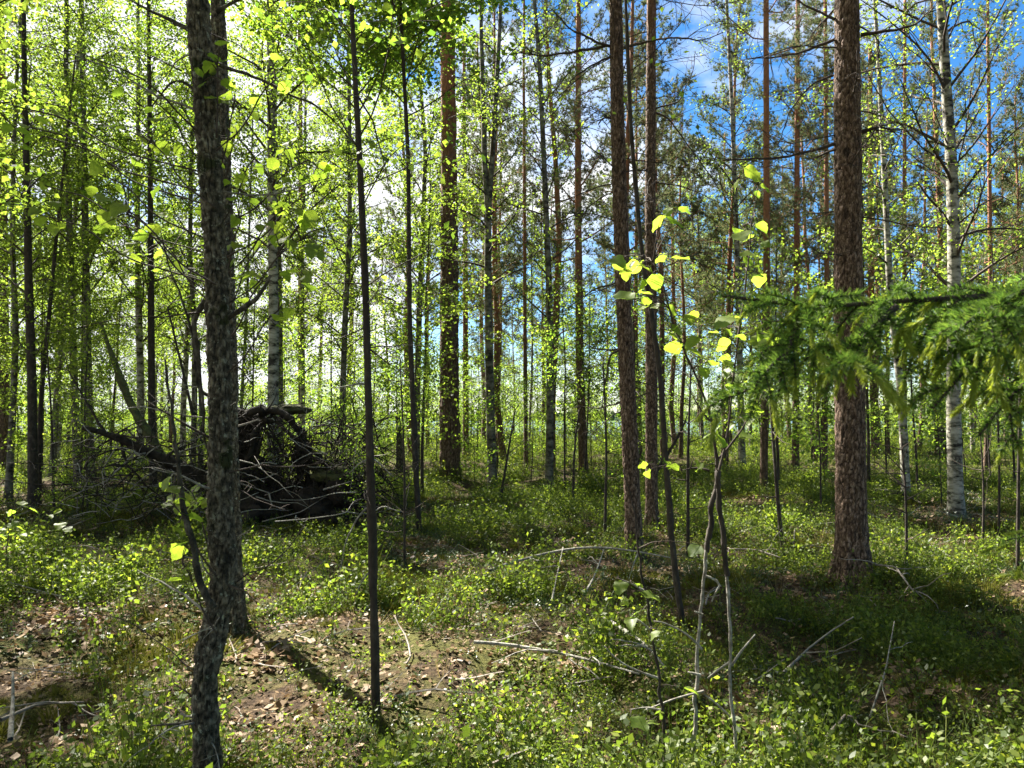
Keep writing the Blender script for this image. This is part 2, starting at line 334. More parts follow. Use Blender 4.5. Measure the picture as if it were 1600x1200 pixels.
def axis_from(px_pts, Y, base, H, jitter=0.0):
    """trunk line in local coordinates (base at the origin) through the given sight points, carried on up to height H"""
    P = [np.zeros(3)]
    for (px, py) in px_pts[1:]: P.append(at(px, py, Y) - base)
    P = np.array(P)
    d = (P[-1] - P[max(0, len(P) - 3)]); d = d / d[2]
    d[:2] = np.clip(d[:2], -.12, .12)
    if P[-1][2] < H:
        z = P[-1][2]; ext = []
        while z < H:
            st = min(1.5, H - z + .01); z += st; e = (ext[-1] if ext else P[-1]) + d * st * .8 + np.array([random.uniform(-.03, .03), random.uniform(-.03, .03), st * .2]); e[2] = z; ext.append(e)
        P = np.concatenate([P, ext])
    return P
def resample(P, step, sm=.35):
    s = np.concatenate([[0], np.cumsum(np.linalg.norm(np.diff(P, axis=0), axis=1))])
    n = max(4, int(s[-1] / step)); t = np.linspace(0, s[-1], n)
    Q = np.stack([np.interp(t, s, P[:, i]) for i in range(3)], -1)
    k = max(1, int(sm / step))
    if k > 1 and n > 3 * k:
        ker = np.ones(2 * k + 1) / (2 * k + 1); Qp = np.pad(Q, ((k, k), (0, 0)), 'edge')
        Qs = np.stack([np.convolve(Qp[:, i], ker, 'valid') for i in range(3)], -1); w = np.minimum(np.arange(n), np.arange(n)[::-1]) / k; w = np.clip(w, 0, 1)[:, None]
        Q = Q * (1 - w) + Qs * w
    return Q
def plates(u, z, cu, cz, seed):
    """bark plates: 0 in the cracks, 1 on the plates (distance between the two nearest of jittered cells); u runs round the trunk"""
    x = u / cu; y = z / cz; ix, iy = np.floor(x), np.floor(y); f1 = np.full(x.shape, 9.0); f2 = f1.copy()
    for dx in (-1, 0, 1):
        for dy in (-1, 0, 1):
            cx, cy_ = ix + dx, iy + dy; s = np.full(x.shape, seed, float)
            px, py = cx + hash3(cx, cy_, s), cy_ + hash3(cx, cy_, s + 7); d = np.hypot(px - x, py - y)
            f2 = np.minimum(f2, np.maximum(f1, d)); f1 = np.minimum(f1, d)
    return np.clip((f2 - f1) * 3.2, 0, 1)
def build_trunk(P, r0, sides, step, amp, top=.12, flare=.45, seed=0, fine=False, plate=None, zfine=6.5, sm=.35):
    Q = resample(P, step, sm)
    if fine:                                             # fine rings only on the part one sees
        k = np.nonzero(Q[:, 2] < zfine)[0][-1] + 1; Q = np.concatenate([Q[:k], Q[k::10], Q[-1:]])
    z = Q[:, 2] / max(Q[-1][2], .01)
    r = r0 * (1 - (1 - top) * np.clip(z, 0, 1) ** 1.1) * (1 + flare * np.exp(-np.maximum(Q[:, 2], 0) / (r0 * 2.2)))
    Q = np.concatenate([[Q[0] - [0, 0, .25]], Q]); r = np.concatenate([[r[0] * 1.05], r])
    base_disp = trunk_disp(amp, 26 if fine else 10, 9 if fine else 4, seed); mb = MB()
    if plate:
        cu, cz, depth = plate; store = {}
        def disp(Pp, D, rr):
            th = np.broadcast_to(np.arange(sides) * 2 * pi / sides, rr.shape); n = max(5, round(2 * pi * r0 / cu))
            wob = (fbm(Pp[:, None, 0] + D[..., 0] * rr * 9 + seed, Pp[:, None, 1] + D[..., 1] * rr * 9, Pp[:, None, 2] * 7 + 0 * rr) - .5)
            u = th / (2 * pi) * n * cu + wob * cu * 1.2; a = plates(u, Pp[:, None, 2] + 0 * rr + wob * cz, cu, cz, seed)
            b = plates(u * 1.9, (Pp[:, None, 2] + 0 * rr) * 1.7 + 3, cu, cz, seed + 3)
            lump_ = hash3(np.floor(u / cu), np.floor((Pp[:, None, 2] + 0 * rr) / cz), np.full(rr.shape, seed, float))
            store['a'] = a * (.55 + .45 * b)
            lobe = np.maximum(0, np.cos(th * 5 + seed + 1.3 * np.sin(th * 2 + seed))) * np.exp(-np.maximum(Pp[:, 2], 0) / .16)[:, None] * .55
            return lobe + base_disp(Pp, D, rr) + depth / rr * (a ** .7 * (.7 + .6 * lump_) + .35 * b - .7)
        mb.tube(Q, r, sides, True, disp); mb.plate = store['a'].reshape(-1)
    else: mb.tube(Q, r, sides, True, base_disp)
    return mb
def axis_fn(P):
    z = P[:, 2]
    return lambda h: np.array([np.interp(h, z, P[:, 0]), np.interp(h, z, P[:, 1]), h])

def curve(p, d, L_, n, bend, wob, g):
    d = np.array(d, float); d /= np.linalg.norm(d); pts = [np.array(p, float)]
    for i in range(n):
        d = d + np.array([0, 0, bend]) / n + g.normal(size=3) * wob; d /= np.linalg.norm(d)
        pts.append(pts[-1] + d * L_ / n)
    return np.array(pts)

def birch_branches(ax, H, h0, r0, nl, Lmax, dens, leaf, seed, spread=.085, elev=(.5, 1.0), droop=-.5, top_leaf=True):
    """returns (branch mesh builders list, crown MB)"""
    g = np.random.default_rng(seed); br = []; lp = []
    for i in range(nl):
        u = ((i + g.uniform(0, 1)) / nl); h = h0 + (H - h0) * u ** .9 * .97
        az = i * 2.4 + g.uniform(-.5, .5); el = g.uniform(*elev)
        prof = (math.sin(pi * min(1, .22 + .75 * u)) ** .8) * g.uniform(.6, 1.15)
        Ln = max(.25, Lmax * prof)
        d = np.array([cos(az) * cos(el), sin(az) * cos(el), sin(el)])
        c = curve(ax(h), d, Ln, 7, droop * g.uniform(.3, 1.3), .09, g)
        rr = max(.004, r0 * .28 * (1 - u * .75)) * min(1, Ln / 1.2)
        mb = MB(); mb.tube(c, np.linspace(rr, rr * .25, 8), 5)
        ns = max(2, int(Ln * 4))
        for s in range(ns):
            t = .2 + .8 * (s + g.uniform(0, 1)) / ns; k = t * 7; a = int(min(6, k)); p = c[a] + (c[a + 1] - c[a]) * (k - a)
            td = c[a + 1] - c[a]; td /= np.linalg.norm(td); sd = td + g.normal(size=3) * .75
            l2 = Ln * g.uniform(.2, .5) * (1.1 - t * .6)
            c2 = curve(p, sd, l2, 4, droop * .8, .12, g)
            mb.tube(c2, np.linspace(rr * .4, .0022, 5), 3)
            nlv = int(l2 * dens) + 2
            tt = g.uniform(.05, 1, nlv) * 3.999; ia = tt.astype(int); pp = c2[ia] + (c2[ia + 1] - c2[ia]) * (tt - ia)[:, None]
            lp.append(pp + g.normal(size=pp.shape) * spread * np.array([1, 1, .8]))
        br.append(mb)
    cm = MB(); lp = np.concatenate(lp); cm.leaves(lp, leaf, .45, .78, seed, .15); return br, cm

def pine_branches(ax, H, h_dead, h0, r0, seed, n_dead=20, n_live=26, Ld=(.5, 1.5), Ll=2.0, tufts=11, needle=.10, nw=.013, nk=11, dead_bend=-.5):
    g = np.random.default_rng(seed); dead = []; live = []; TP = []; TD = []
    for i in range(n_dead):
        u = (i + g.uniform(0, 1)) / n_dead; h = h_dead + (h0 - h_dead) * u; az = i * 2.4 + g.uniform(-.6, .6); el = g.uniform(-.25, .35)
        Ln = g.uniform(*Ld) * (.55 + .6 * u); d = (cos(az) * cos(el), sin(az) * cos(el), sin(el))
        c = curve(ax(h), d, Ln, 7, dead_bend * g.uniform(-.6, 1.4), .13, g); rr = max(.005, min(.022, r0 * .09)) * g.uniform(.6, 1.1)
        mb = MB(); mb.tube(c, np.linspace(rr, .003, 8), 5)
        for s in range(g.integers(5, 12)):
            a = g.integers(2, 7); c2 = curve(c[a], (c[a] - c[a - 1]) / Ln * 7 + g.normal(size=3) * .8, Ln * g.uniform(.15, .45), 4, dead_bend * .8, .16, g); mb.tube(c2, np.linspace(rr * .4, .0018, 5), 3)
            if g.random() < .6: mb.tube(curve(c2[2], g.normal(size=3), Ln * .15, 3, -.2, .15, g), [.003, .002, .002, .0015], 3)
        dead.append(mb)
    for i in range(n_live):
        u = (i + g.uniform(0, 1)) / n_live; h = h0 + (H - h0) * u * .99; az = i * 2.4 + g.uniform(-.6, .6); el = .1 + .7 * u + g.uniform(-.15, .25)
        Ln = Ll * (1 - .72 * u ** 1.4) * g.uniform(.6, 1.15); d = (cos(az) * cos(el), sin(az) * cos(el), sin(el))
        c = curve(ax(h), d, Ln, 6, .35, .12, g); rr = max(.008, r0 * .22 * (1 - .7 * u)); mb = MB(); mb.tube(c, np.linspace(rr, .006, 7), 5)
        ns = max(3, int(Ln * tufts * .75))
        for s in range(ns):
            t = .3 + .7 * (s + g.uniform(0, 1)) / ns; k = t * 6; a = int(min(5, k)); p = c[a] + (c[a + 1] - c[a]) * (k - a)
            td = c[a + 1] - c[a]; td /= np.linalg.norm(td); c2 = curve(p, td + g.normal(size=3) * .75, Ln * g.uniform(.12, .34), 4, .5, .15, g)
            mb.tube(c2, [.006, .005, .005, .004, .004], 3)
            for q in (1, 2, 3, 4):
                for e in range(2):
                    TP.append(c2[q] + g.normal(size=3) * .05); dd = (c2[q] - c2[q - 1]); TD.append(dd / (np.linalg.norm(dd) + 1e-9) + [0, 0, .3])
        live.append(mb)
    cm = MB(); cm.needles(np.array(TP), np.array(TD), needle, nw, nk, .75, seed); return dead, live, cm
def merge(mbs):
    m = MB()
    for b in mbs:
        for V in b.v: m.v.append(V)
        for f in b.f: m.f.append(f + m.n)
        m.n += b.n
    return m

KT = {}
KEY = []            # (x at eye level, short name) for placing neighbours in words
def key_tree(name, cat, px_pts, w, H, kind, label, short=None, barkm=None, Y=None, near=False, seed=1, group=None, **kw):
    base = ground_at(*px_pts[0]) if Y is None else None
    if base is None:
        base = at(px_pts[0][0], px_pts[0][1], Y); base[2] = float(gh(base[0], base[1]))
    Yd = base[1]; root = empty(name, base); tag(root, label, cat, group)
    P = axis_from(px_pts, Yd, base, H); r0 = w / 2 * Yd / F
    sides, step = (44, .035) if near else (14, .16)
    plate = kw.pop('plate', None); sm = kw.pop('sm', .35)
    if plate: sides, step, barkm = 88, .016, 'plated_' + barkm
    tm = build_trunk(P, r0, sides, step, kw.pop('amp', .16 if near else .07), kw.pop('top', .14), kw.pop('flare', .3), seed, near, plate, kw.pop('zfine', 6.5), sm)
    link('trunk', tm.mesh('trunk', M[barkm], True), root)
    ax = axis_fn(P); tw = M[kw.pop('twigm', 'twig')]
    if kind == 'pine':
        lim = kw.pop('live_limb', None)
        dead, live, cm = pine_branches(ax, H, r0=r0, seed=seed, **kw)
        if near:
            for b in dead: link('dead_branch', b.mesh('dead_branch', tw, True), root)
        else: tag(link('dead_branches', merge(dead).mesh('dead_branches', tw, True), root), kind='stuff')
        tag(link('limbs', merge(live).mesh('limbs', M['young_pine_bark'], True), root), kind='stuff')
        tag(link('crown', cm.mesh('crown', M['pine_needle']), root), kind='stuff')
    else:
        lm = M[kw.pop('leafm', 'birch_leaf')]
        br, cm = birch_branches(ax, H, r0=r0, seed=seed, **kw)
        if near:
            for b in br: link('branch', b.mesh('branch', tw, True), root)
        else: tag(link('limbs', merge(br).mesh('limbs', tw, True), root), kind='stuff')
        tag(link('crown', cm.mesh('crown', lm), root), kind='stuff')
    KEY.append((px_pts[min(1, len(px_pts) - 1)][0], short or label)); KT[short or label] = (root, ax, base); return root, ax, base

# --- pines
key_tree('pine_tree', 'pine tree', [(1332, 910), (1328, 650), (1325, 450), (1325, 250), (1323, 0)], 44, 17, 'pine', 'thick scaly pine with sunlit left side standing behind the spruce branch', 'thick scaly pine', 'pine_bark', near=True, seed=11,
         h_dead=1.9, h0=8.5, n_dead=28, n_live=30, Ld=(.5, 1.3), flare=.4, top=.35, plate=(.045, .075, .011), amp=.08)
key_tree('pine_tree', 'pine tree', [(992, 880), (985, 700), (973, 450), (965, 200), (962, 0)], 25, 15, 'pine', 'dark reddish pine with bare curling dead branches, taller of a close pair', 'dark pine with curling branches', 'pine_bark', near=True, seed=12,
         h_dead=1.3, h0=7.6, n_dead=34, n_live=26, Ld=(.6, 1.6), top=.4, flare=.2, plate=(.04, .06, .009), amp=.08)
key_tree('pine_tree', 'pine tree', [(1018, 832), (1018, 600), (1016, 300), (1018, 0)], 19, 15, 'pine', 'slim straight pine just right of the dark pine with curling branches', 'slim straight pine', 'pine_bark', near=True, seed=13,
         h_dead=1.5, h0=8, n_dead=30, n_live=24, Ld=(.5, 1.5), top=.4, flare=.15, plate=(.04, .06, .007), amp=.08)
key_tree('pine_tree', 'pine tree', [(703, 748), (702, 600), (702, 300), (699, 0)], 32, 19, 'pine', 'stout tall pine with orange upper bark standing near the middle', 'stout orange pine', 'pine_bark', seed=14, near=True,
         h_dead=3, h0=12.5, n_dead=12, n_live=30, Ld=(.3, .9), top=.45, flare=.15)
key_tree('pine_tree', 'pine tree', [(912, 746), (906, 560), (903, 300), (904, 0)], 14, 15, 'pine', 'pine with ragged lichen-hung lower trunk left of the dark pine pair', 'ragged lichen-hung pine', 'young_pine_bark', seed=15, near=False,
         h_dead=1.2, h0=5.5, n_dead=46, n_live=34, Ld=(.4, 1.2), top=.4, twigm='twig')
key_tree('pine_tree', 'pine tree', [(1193, 772), (1198, 400), (1197, 0)], 12, 15, 'pine', 'reddish slender pine behind the leafy aspen sapling', 'reddish slender pine', 'young_pine_bark', seed=16,
         h_dead=2, h0=8.5, n_dead=26, n_live=22, Ld=(.4, 1.2), top=.5)
key_tree('pine_tree', 'pine tree', [(1243, 742), (1245, 400), (1246, 100)], 11, 15, 'pine', 'slender sunlit pine right of the reddish slender pine', 'slender sunlit pine', 'young_pine_bark', seed=17, h_dead=2.4, h0=4.6, n_dead=22, n_live=44, top=.5)
key_tree('pine_tree', 'pine tree', [(1288, 745), (1292, 450), (1290, 60)], 9, 15, 'pine', 'thin dark pine just left of the thick scaly pine', 'thin dark pine', 'young_pine_bark', seed=18, h_dead=2, h0=4.8, n_dead=22, n_live=40, top=.5)
key_tree('pine_tree', 'pine tree', [(1368, 725), (1361, 450), (1360, 150)], 12, 15, 'pine', 'orange-barked pine close behind the right side of the thick scaly pine', 'orange pine behind the thick one', 'young_pine_bark', seed=19, h_dead=3, h0=4.8, n_dead=22, n_live=42, top=.5, Y=27)
key_tree('pine_tree', 'pine tree', [(1413, 725), (1413, 450), (1414, 0)], 8, 16, 'pine', 'thin straight orange pine between the thick scaly pine and mottled birch', 'thin orange pine', 'young_pine_bark', seed=20, h_dead=2.5, h0=4.6, n_dead=24, n_live=44, top=.55, Y=26)
key_tree('pine_tree', 'pine tree', [(1540, 745), (1548, 500), (1545, 150)], 8, 14, 'pine', 'thin orange pine standing right of the mottled white birch', 'thin pine by the right edge', 'young_pine_bark', seed=21, h_dead=2.5, h0=4.2, n_dead=22, n_live=44, top=.5)
key_tree('pine_tree', 'pine tree', [(6, 738), (4, 450), (2, 100)], 19, 16, 'pine', 'brown pine cut by the left edge of the photo', 'brown left-edge pine', 'pine_bark', seed=22, h_dead=2, h0=9, n_dead=20, n_live=24, top=.45)
key_tree('pine_tree', 'pine tree', [(728, 712), (727, 400), (725, 130)], 10, 15, 'pine', 'thin grey pine close behind the right side of the stout orange pine', 'thin grey pine', 'young_pine_bark', seed=23, h_dead=2.5, h0=5, n_dead=20, n_live=36, top=.5, Y=26)
key_tree('pine_tree', 'pine tree', [(822, 742), (820, 480), (819, 200)], 7, 13, 'pine', 'very thin pine pole left of the kinked birch', 'very thin pine pole', 'young_pine_bark', seed=24, h_dead=2, h0=7.5, n_dead=26, n_live=20, top=.5)
key_tree('pine_tree', 'pine tree', [(472, 720), (470, 480), (470, 250)], 11, 14, 'pine', 'straight brown pine behind the right end of the root plate', 'straight brown pine', 'young_pine_bark', seed=25, h_dead=2, h0=4.5, n_dead=22, n_live=36, top=.5, Y=24)
# --- birches and other leafy trees
key_tree('birch_tree', 'birch tree', [(1494, 806), (1490, 650), (1491, 400), (1487, 260), (1478, 130), (1470, 0)], 22, 14, 'birch', 'mottled white birch with black patches standing near the right edge', 'mottled white birch', 'birch_bark', near=True, seed=31,
         h0=3.0, nl=46, Lmax=2.4, dens=50, leaf=.045, elev=(.35, .95), top=.3, amp=.06)
key_tree('birch_tree', 'birch tree', [(1416, 782), (1413, 700), (1407, 600), (1392, 480), (1378, 200)], 13, 11, 'birch', 'slender crooked birch between the thick scaly pine and mottled white birch', 'slender crooked birch', 'birch_bark', seed=32,
         h0=2.6, nl=26, Lmax=1.6, dens=70, leaf=.05, top=.3)
key_tree('birch_tree', 'birch tree', [(858, 772), (860, 600), (858, 450), (850, 250), (843, 100), (835, 0)], 13, 13, 'birch', 'kinked bare-stemmed birch with white foot in the sunny clearing', 'kinked birch', 'grey_birch_bark', seed=33,
         h0=3, nl=36, Lmax=1.9, dens=48, leaf=.055, top=.3)
root_fork, ax_fork, b_fork = key_tree('birch_tree', 'birch tree', [(770, 772), (765, 600), (762, 420), (763, 330), (772, 200), (780, 60)], 15, 12, 'birch', 'forked birch that splits in two above a crook, right of the stout pine', 'forked birch', 'grey_birch_bark', seed=34,
         h0=4.5, nl=30, Lmax=1.8, dens=48, leaf=.055, top=.3)
fk = MB(); fp = np.array([at(x, y, b_fork[1]) - b_fork for x, y in ((763, 335), (757, 250), (756, 180), (752, 60), (750, -80))]); fk.tube(resample(fp, .2), np.linspace(.07, .03, len(resample(fp, .2))), 10)
link('limb', fk.mesh('limb', M['grey_birch_bark'], True), root_fork)
key_tree('birch_tree', 'birch tree', [(425, 792), (426, 700), (428, 500), (425, 300), (422, 0)], 18, 15, 'birch', 'white birch rising in front of the upturned root plate', 'white birch by the roots', 'birch_bark', near=True, seed=35,
         h0=4.4, nl=56, Lmax=2.7, dens=105, leaf=.06, top=.35, amp=.06)
key_tree('birch_tree', 'birch tree', [(437, 745), (437, 600), (436, 420), (430, 200)], 12, 13, 'birch', 'dark thin birch half hidden behind the white birch by the roots', 'dark thin birch', 'grey_birch_bark', seed=36,
         h0=3.5, nl=36, Lmax=1.8, dens=90, leaf=.06, top=.3)
key_tree('birch_tree', 'birch tree', [(122, 765), (116, 600), (107, 300), (103, 150), (104, 0)], 12, 14, 'birch', 'left stem of two grey birches standing close together', 'two close grey birches', 'grey_birch_bark', seed=37,
         h0=3, nl=48, Lmax=2.1, dens=80, leaf=.06, top=.35)
key_tree('birch_tree', 'birch tree', [(142, 755), (138, 600), (134, 400), (127, 0)], 13, 15, 'birch', 'right stem of two grey birches standing close together', 'right grey birch', 'grey_birch_bark', seed=38,
         h0=3, nl=50, Lmax=2.2, dens=80, leaf=.06, top=.35)
key_tree('aspen_tree', 'aspen tree', [(240, 770), (237, 640), (235, 300), (232, 0)], 12, 12, 'birch', 'dark straight aspen with no low branches left of the lichened foreground trunk', 'dark straight aspen', 'dark_bark', seed=39,
         h0=3.2, nl=36, Lmax=1.7, dens=110, leaf=.06, leafm='aspen_leaf', top=.3)
key_tree('aspen_tree', 'aspen tree', [(52, 795), (50, 600), (45, 450), (40, 200)], 15, 11, 'birch', 'dark upright stem, thickest of a clump near the left edge', 'dark left clump', 'dark_bark', seed=40,
         h0=2.2, nl=34, Lmax=1.5, dens=90, leaf=.06, top=.3)
key_tree('aspen_tree', 'aspen tree', [(60, 792), (64, 620), (78, 480), (92, 330)], 8, 8, 'birch', 'thin stem leaning right out of the dark clump near the left edge', 'thin leaning stem', 'dark_bark', seed=41,
         h0=2, nl=22, Lmax=1.2, dens=90, leaf=.06, top=.3)
key_tree('birch_tree', 'birch tree', [(1160, 745), (1152, 400), (1143, 150), (1135, 0)], 11, 14, 'birch', 'pale birch in the blue gap left of the reddish slender pine', 'pale birch in the gap', 'birch_bark', seed=42,
         h0=4, nl=36, Lmax=2.0, dens=60, leaf=.055, top=.4, Y=21)
key_tree('birch_tree', 'birch tree', [(535, 728), (537, 560), (545, 350)], 10, 13, 'birch', 'grey birch left of the thin lichened foreground stem', 'grey birch', 'grey_birch_bark', seed=43,
         h0=2.6, nl=38, Lmax=1.8, dens=90, leaf=.06, top=.3, Y=24)

# --- foreground lichened trees
LX = {}
LX['lich'] = key_tree('aspen_tree', 'aspen tree', [(325, 1290), (324, 1200), (322, 1140), (320, 1060), (330, 990), (346, 930), (351, 890), (345, 820), (345, 750), (343, 560), (336, 400), (324, 200), (312, 60), (306, -40)], 38, 9.5, 'birch', 'rough lichen-covered foreground aspen with a crooked foot on the left', 'rough foreground aspen', 'rough_bark', Y=3.05, near=True, seed=51,
         h0=3.3, nl=22, Lmax=1.3, dens=16, leaf=.05, leafm='aspen_leaf', top=.3, amp=.24, plate=(.028, .042, .010), sm=.12, zfine=3.8)
LX['twin'] = key_tree('aspen_tree', 'aspen tree', [(369, 985), (362, 800), (356, 500), (349, 250), (340, 0)], 26, 13, 'birch', 'second rough trunk close behind the lichen-covered foreground aspen', 'second rough trunk', 'rough_bark', near=True, seed=52,
         h0=5.2, nl=30, Lmax=1.6, dens=40, leaf=.06, leafm='aspen_leaf', top=.35, amp=.22, plate=(.028, .042, .008), zfine=5.2)
LX['thin'] = key_tree('rowan_tree', 'young tree', [(588, 1125), (583, 900), (578, 700), (572, 480), (562, 250), (555, 120), (549, 0)], 15, 5.2, 'birch', 'thin straight young tree with pale lichen spots rising from brown litter', 'thin lichened young tree', 'dark_bark', near=True, seed=53,
         h0=2.2, nl=22, Lmax=1.0, dens=26, leaf=.045, leafm='aspen_leaf', top=.3, amp=.24, sm=.1)
LX['slim'] = key_tree('rowan_tree', 'young tree', [(655, 832), (648, 700), (640, 500), (638, 250), (625, 0)], 9, 11.8, 'birch', 'slim dark young tree with leaves high up, right of the thin lichened one', 'slim dark young tree', 'dark_bark', near=True, seed=54,
         h0=5.6, nl=46, Lmax=2.9, dens=80, leaf=.068, leafm='aspen_leaf', top=.3, amp=.1)
LX['shade_aspen'] = key_tree('aspen_tree', 'aspen tree', [(581, 822), (577, 650), (571, 450), (562, 250), (549, 0)], 11, 10.5, 'birch', 'leafy aspen added behind the thin lichened young tree to shade the right foreground', 'added shade aspen', 'dark_bark', seed=56,
         h0=5.8, nl=56, Lmax=2.8, dens=110, leaf=.068, leafm='aspen_leaf', top=.3, amp=.1)  # aspen added for the shade its crown casts over the right foreground
LX['mossy'] = key_tree('rowan_tree', 'young tree', [(1068, 985), (1052, 880), (1042, 740), (1030, 560), (1005, 420), (985, 200), (978, 0)], 10, 6.5, 'birch', 'slim leaning tree with lichen foot crossing before the dark pine pair', 'slim leaning tree', 'dark_bark', near=True, seed=55,
         h0=2.6, nl=16, Lmax=1.0, dens=10, leaf=.045, top=.3, amp=.26)

# explicit branches of the foreground trees, traced at their own distance
def px_branch(pts, Y, r, root, base, m, name='branch', r1=.3):
    P = np.array([at(p[0], p[1], p[2] if len(p) > 2 else Y) - base for p in pts]); Q = resample(P, .02, .06); e = np.minimum(np.arange(len(Q)), 6)[:, None] / 6
    Q = Q + (np.stack([fbm(Q[:, 0] * 11 + o, Q[:, 1] * 11, Q[:, 2] * 11, 2) for o in (1, 9, 17)], -1) - .5) * min(.022, r * 2.2) * e
    mb = MB(); mb.tube(Q, np.linspace(r, r * r1, len(Q)), 8, True, trunk_disp(.5, 60, 60, len(pts)))
    return link(name, mb.mesh(name, m, True), root)
r_, a_, b_ = LX['lich']
for pts, r in (([(346, 500), (380, 485), (405, 465), (425, 430)], .017), ([(322, 470), (300, 500), (308, 560), (318, 640), (326, 720)], .012), ([(318, 60), (270, 30), (215, 8), (180, -10)], .012), ([(330, 180), (290, 120), (250, 140), (236, 165)], .008),
               ([(320, 1120), (300, 1128), (270, 1134), (235, 1136)], .011), ([(340, 100), (420, 130), (500, 170), (560, 230)], .008), ([(338, 20), (380, -5), (420, -30)], .012), ([(345, 620), (310, 620), (300, 520), (270, 430), (250, 360)], .008)):
    px_branch(pts, b_[1], r, r_, b_, M['rough_bark'])
px_branch([(335, 950), (312, 920), (300, 850), (286, 800), (282, 740), (268, 660), (258, 560)], 2.9, .016, r_, b_, M['rough_bark'])
r_, a_, b_ = LX['thin']
for pts, r in (([(580, 715), (560, 725), (545, 740)], .006), ([(580, 715), (598, 728), (615, 745)], .006), ([(583, 790), (560, 800), (540, 850), (530, 900)], .006), ([(584, 890), (570, 900), (556, 930)], .007), ([(575, 510), (540, 525), (500, 540), (470, 560)], .005),
               ([(577, 545), (610, 570), (640, 590)], .005), ([(573, 445), (540, 440), (480, 450)], .004), ([(583, 800), (600, 790), (625, 800)], .005), ([(584, 940), (572, 950), (566, 965)], .006), ([(576, 640), (545, 600), (520, 575)], .004), ([(570, 400), (600, 380), (640, 370)], .004)):
    px_branch(pts, b_[1], r, r_, b_, M['lichen_twig'] if pts[0][1] > 600 else M['twig'])
# dead stubs and thin side twigs on the two rough trunks
for key, n_ in (('lich', 26), ('twin', 20), ('thin', 14)):
    r_, a_, b_ = LX[key]; gg = np.random.default_rng(n_)
    for k in range(n_):
        h = gg.uniform(.3, 3.4); az = gg.uniform(0, 6.28); mbs = MB(); c = curve(a_(h), (cos(az), sin(az) * .8, gg.uniform(-.3, .5)), gg.choice([.10, .22, .55]) * gg.uniform(.7, 1.3), 7, gg.uniform(-.5, .3), .16, gg); rr = gg.uniform(.003, .007); mbs.tube(c, np.linspace(rr, .0016, 8), 5)
        for s in range(3): mbs.tube(curve(c[gg.integers(3, 7)], (c[6] - c[5]) * 10 + gg.normal(size=3) * .6, gg.uniform(.05, .25), 4, -.2, .15, gg), np.linspace(rr * .4, .001, 5), 3)
        link('dead_twig', mbs.mesh('dead_twig', M['lichen_twig' if k % 2 else 'twig'], True), r_)
# the larger limbs of the near pines and the white birch
def limbs_of(key, items, m='twig', name='dead_branch'):
    root, ax, b = KT[key]
    for i, (pts, r) in enumerate(items):
        Yb = b[1]; n = len(pts); dy = random.uniform(-.7, .5)
        px_branch([(x, y, Yb + dy * k / n) for k, (x, y) in enumerate(pts)], Yb, r, root, b, M['lichen_twig' if r < .0 else m], name, .3)
        gg = np.random.default_rng(i + int(pts[0][0])); Q = resample(np.array([at(x, y, Yb + dy * k / n) - b for k, (x, y) in enumerate(pts)]), .05); mbt = MB()
        for s in range(9):
            a = gg.integers(len(Q) // 4, len(Q) - 1); mbt.tube(curve(Q[a], (Q[a] - Q[a - 1]) * 12 + gg.normal(size=3) * .7, gg.uniform(.15, .6), 6, gg.uniform(-.5, .2), .16, gg), np.linspace(abs(r) * .3, .0016, 7), 3)
        tag(link('twigs', mbt.mesh('twigs', M[m], True), root), kind='stuff')
limbs_of('dark pine with curling branches', [([(962, 75), (930, 65), (890, 45), (862, 15)], .016), ([(965, 70), (900, 80), (850, 88), (800, 82)], .017), ([(962, 85), (930, 100), (895, 120), (878, 150)], .013), ([(975, 75), (1010, 65), (1050, 58), (1100, 62), (1130, 50)], .015),
    ([(970, 285), (940, 290), (890, 310), (850, 320)], .009), ([(965, 190), (945, 180), (935, 195)], .02), ([(978, 545), (955, 550), (945, 600), (940, 640)], .015), ([(985, 540), (955, 548), (925, 545), (905, 530)], .012), ([(975, 440), (930, 450), (890, 480), (850, 500)], .010), ([(990, 620), (960, 632), (930, 638), (900, 635)], .012), ([(966, 270), (1000, 265), (1030, 275)], .012)])
limbs_of('slim straight pine', [([(1022, 170), (1060, 160), (1082, 115), (1086, 80)], .014), ([(1022, 175), (1045, 185), (1070, 220), (1100, 260), (1140, 320)], .013), ([(1022, 285), (1060, 290), (1090, 300), (1130, 320)], .012), ([(1022, 330), (1060, 333), (1085, 335)], .011), ([(1020, 400), (1060, 395), (1095, 410), (1112, 440)], .011), ([(1012, 560), (1035, 600), (1045, 640)], .012), ([(1022, 62), (1060, 58), (1110, 66)], .011), ([(1022, 462), (1050, 450), (1062, 440)], .012)])
limbs_of('thick scaly pine', [([(1304, 62), (1270, 75), (1240, 85), (1200, 90), (1165, 92)], .016), ([(1345, 55), (1390, 47), (1430, 40), (1460, 12)], .018), ([(1346, 207), (1365, 200), (1386, 194)], .026), ([(1304, 225), (1270, 235), (1230, 245), (1180, 248), (1130, 250)], .018), ([(1306, 233), (1285, 240), (1268, 250)], .014), ([(1302, 118), (1270, 130), (1235, 170), (1215, 230)], .011), ([(1304, 30), (1260, 10), (1220, -20)], .013)])
limbs_of('mottled white birch', [([(1488, 262), (1440, 230), (1390, 175), (1360, 125), (1345, 90)], .017), ([(1490, 282), (1450, 262), (1420, 240), (1400, 235)], .012), ([(1492, 258), (1520, 228), (1560, 170), (1592, 125)], .018), ([(1495, 352), (1530, 322), (1560, 305), (1600, 325)], .016), ([(1493, 275), (1510, 200), (1520, 120), (1535, 40)], .014), ([(1480, 132), (1440, 92), (1400, 60)], .012), ([(1486, 240), (1450, 150), (1425, 120)], .012), ([(1482, 60), (1500, 20), (1510, -30)], .014)], 'twig', 'branch')

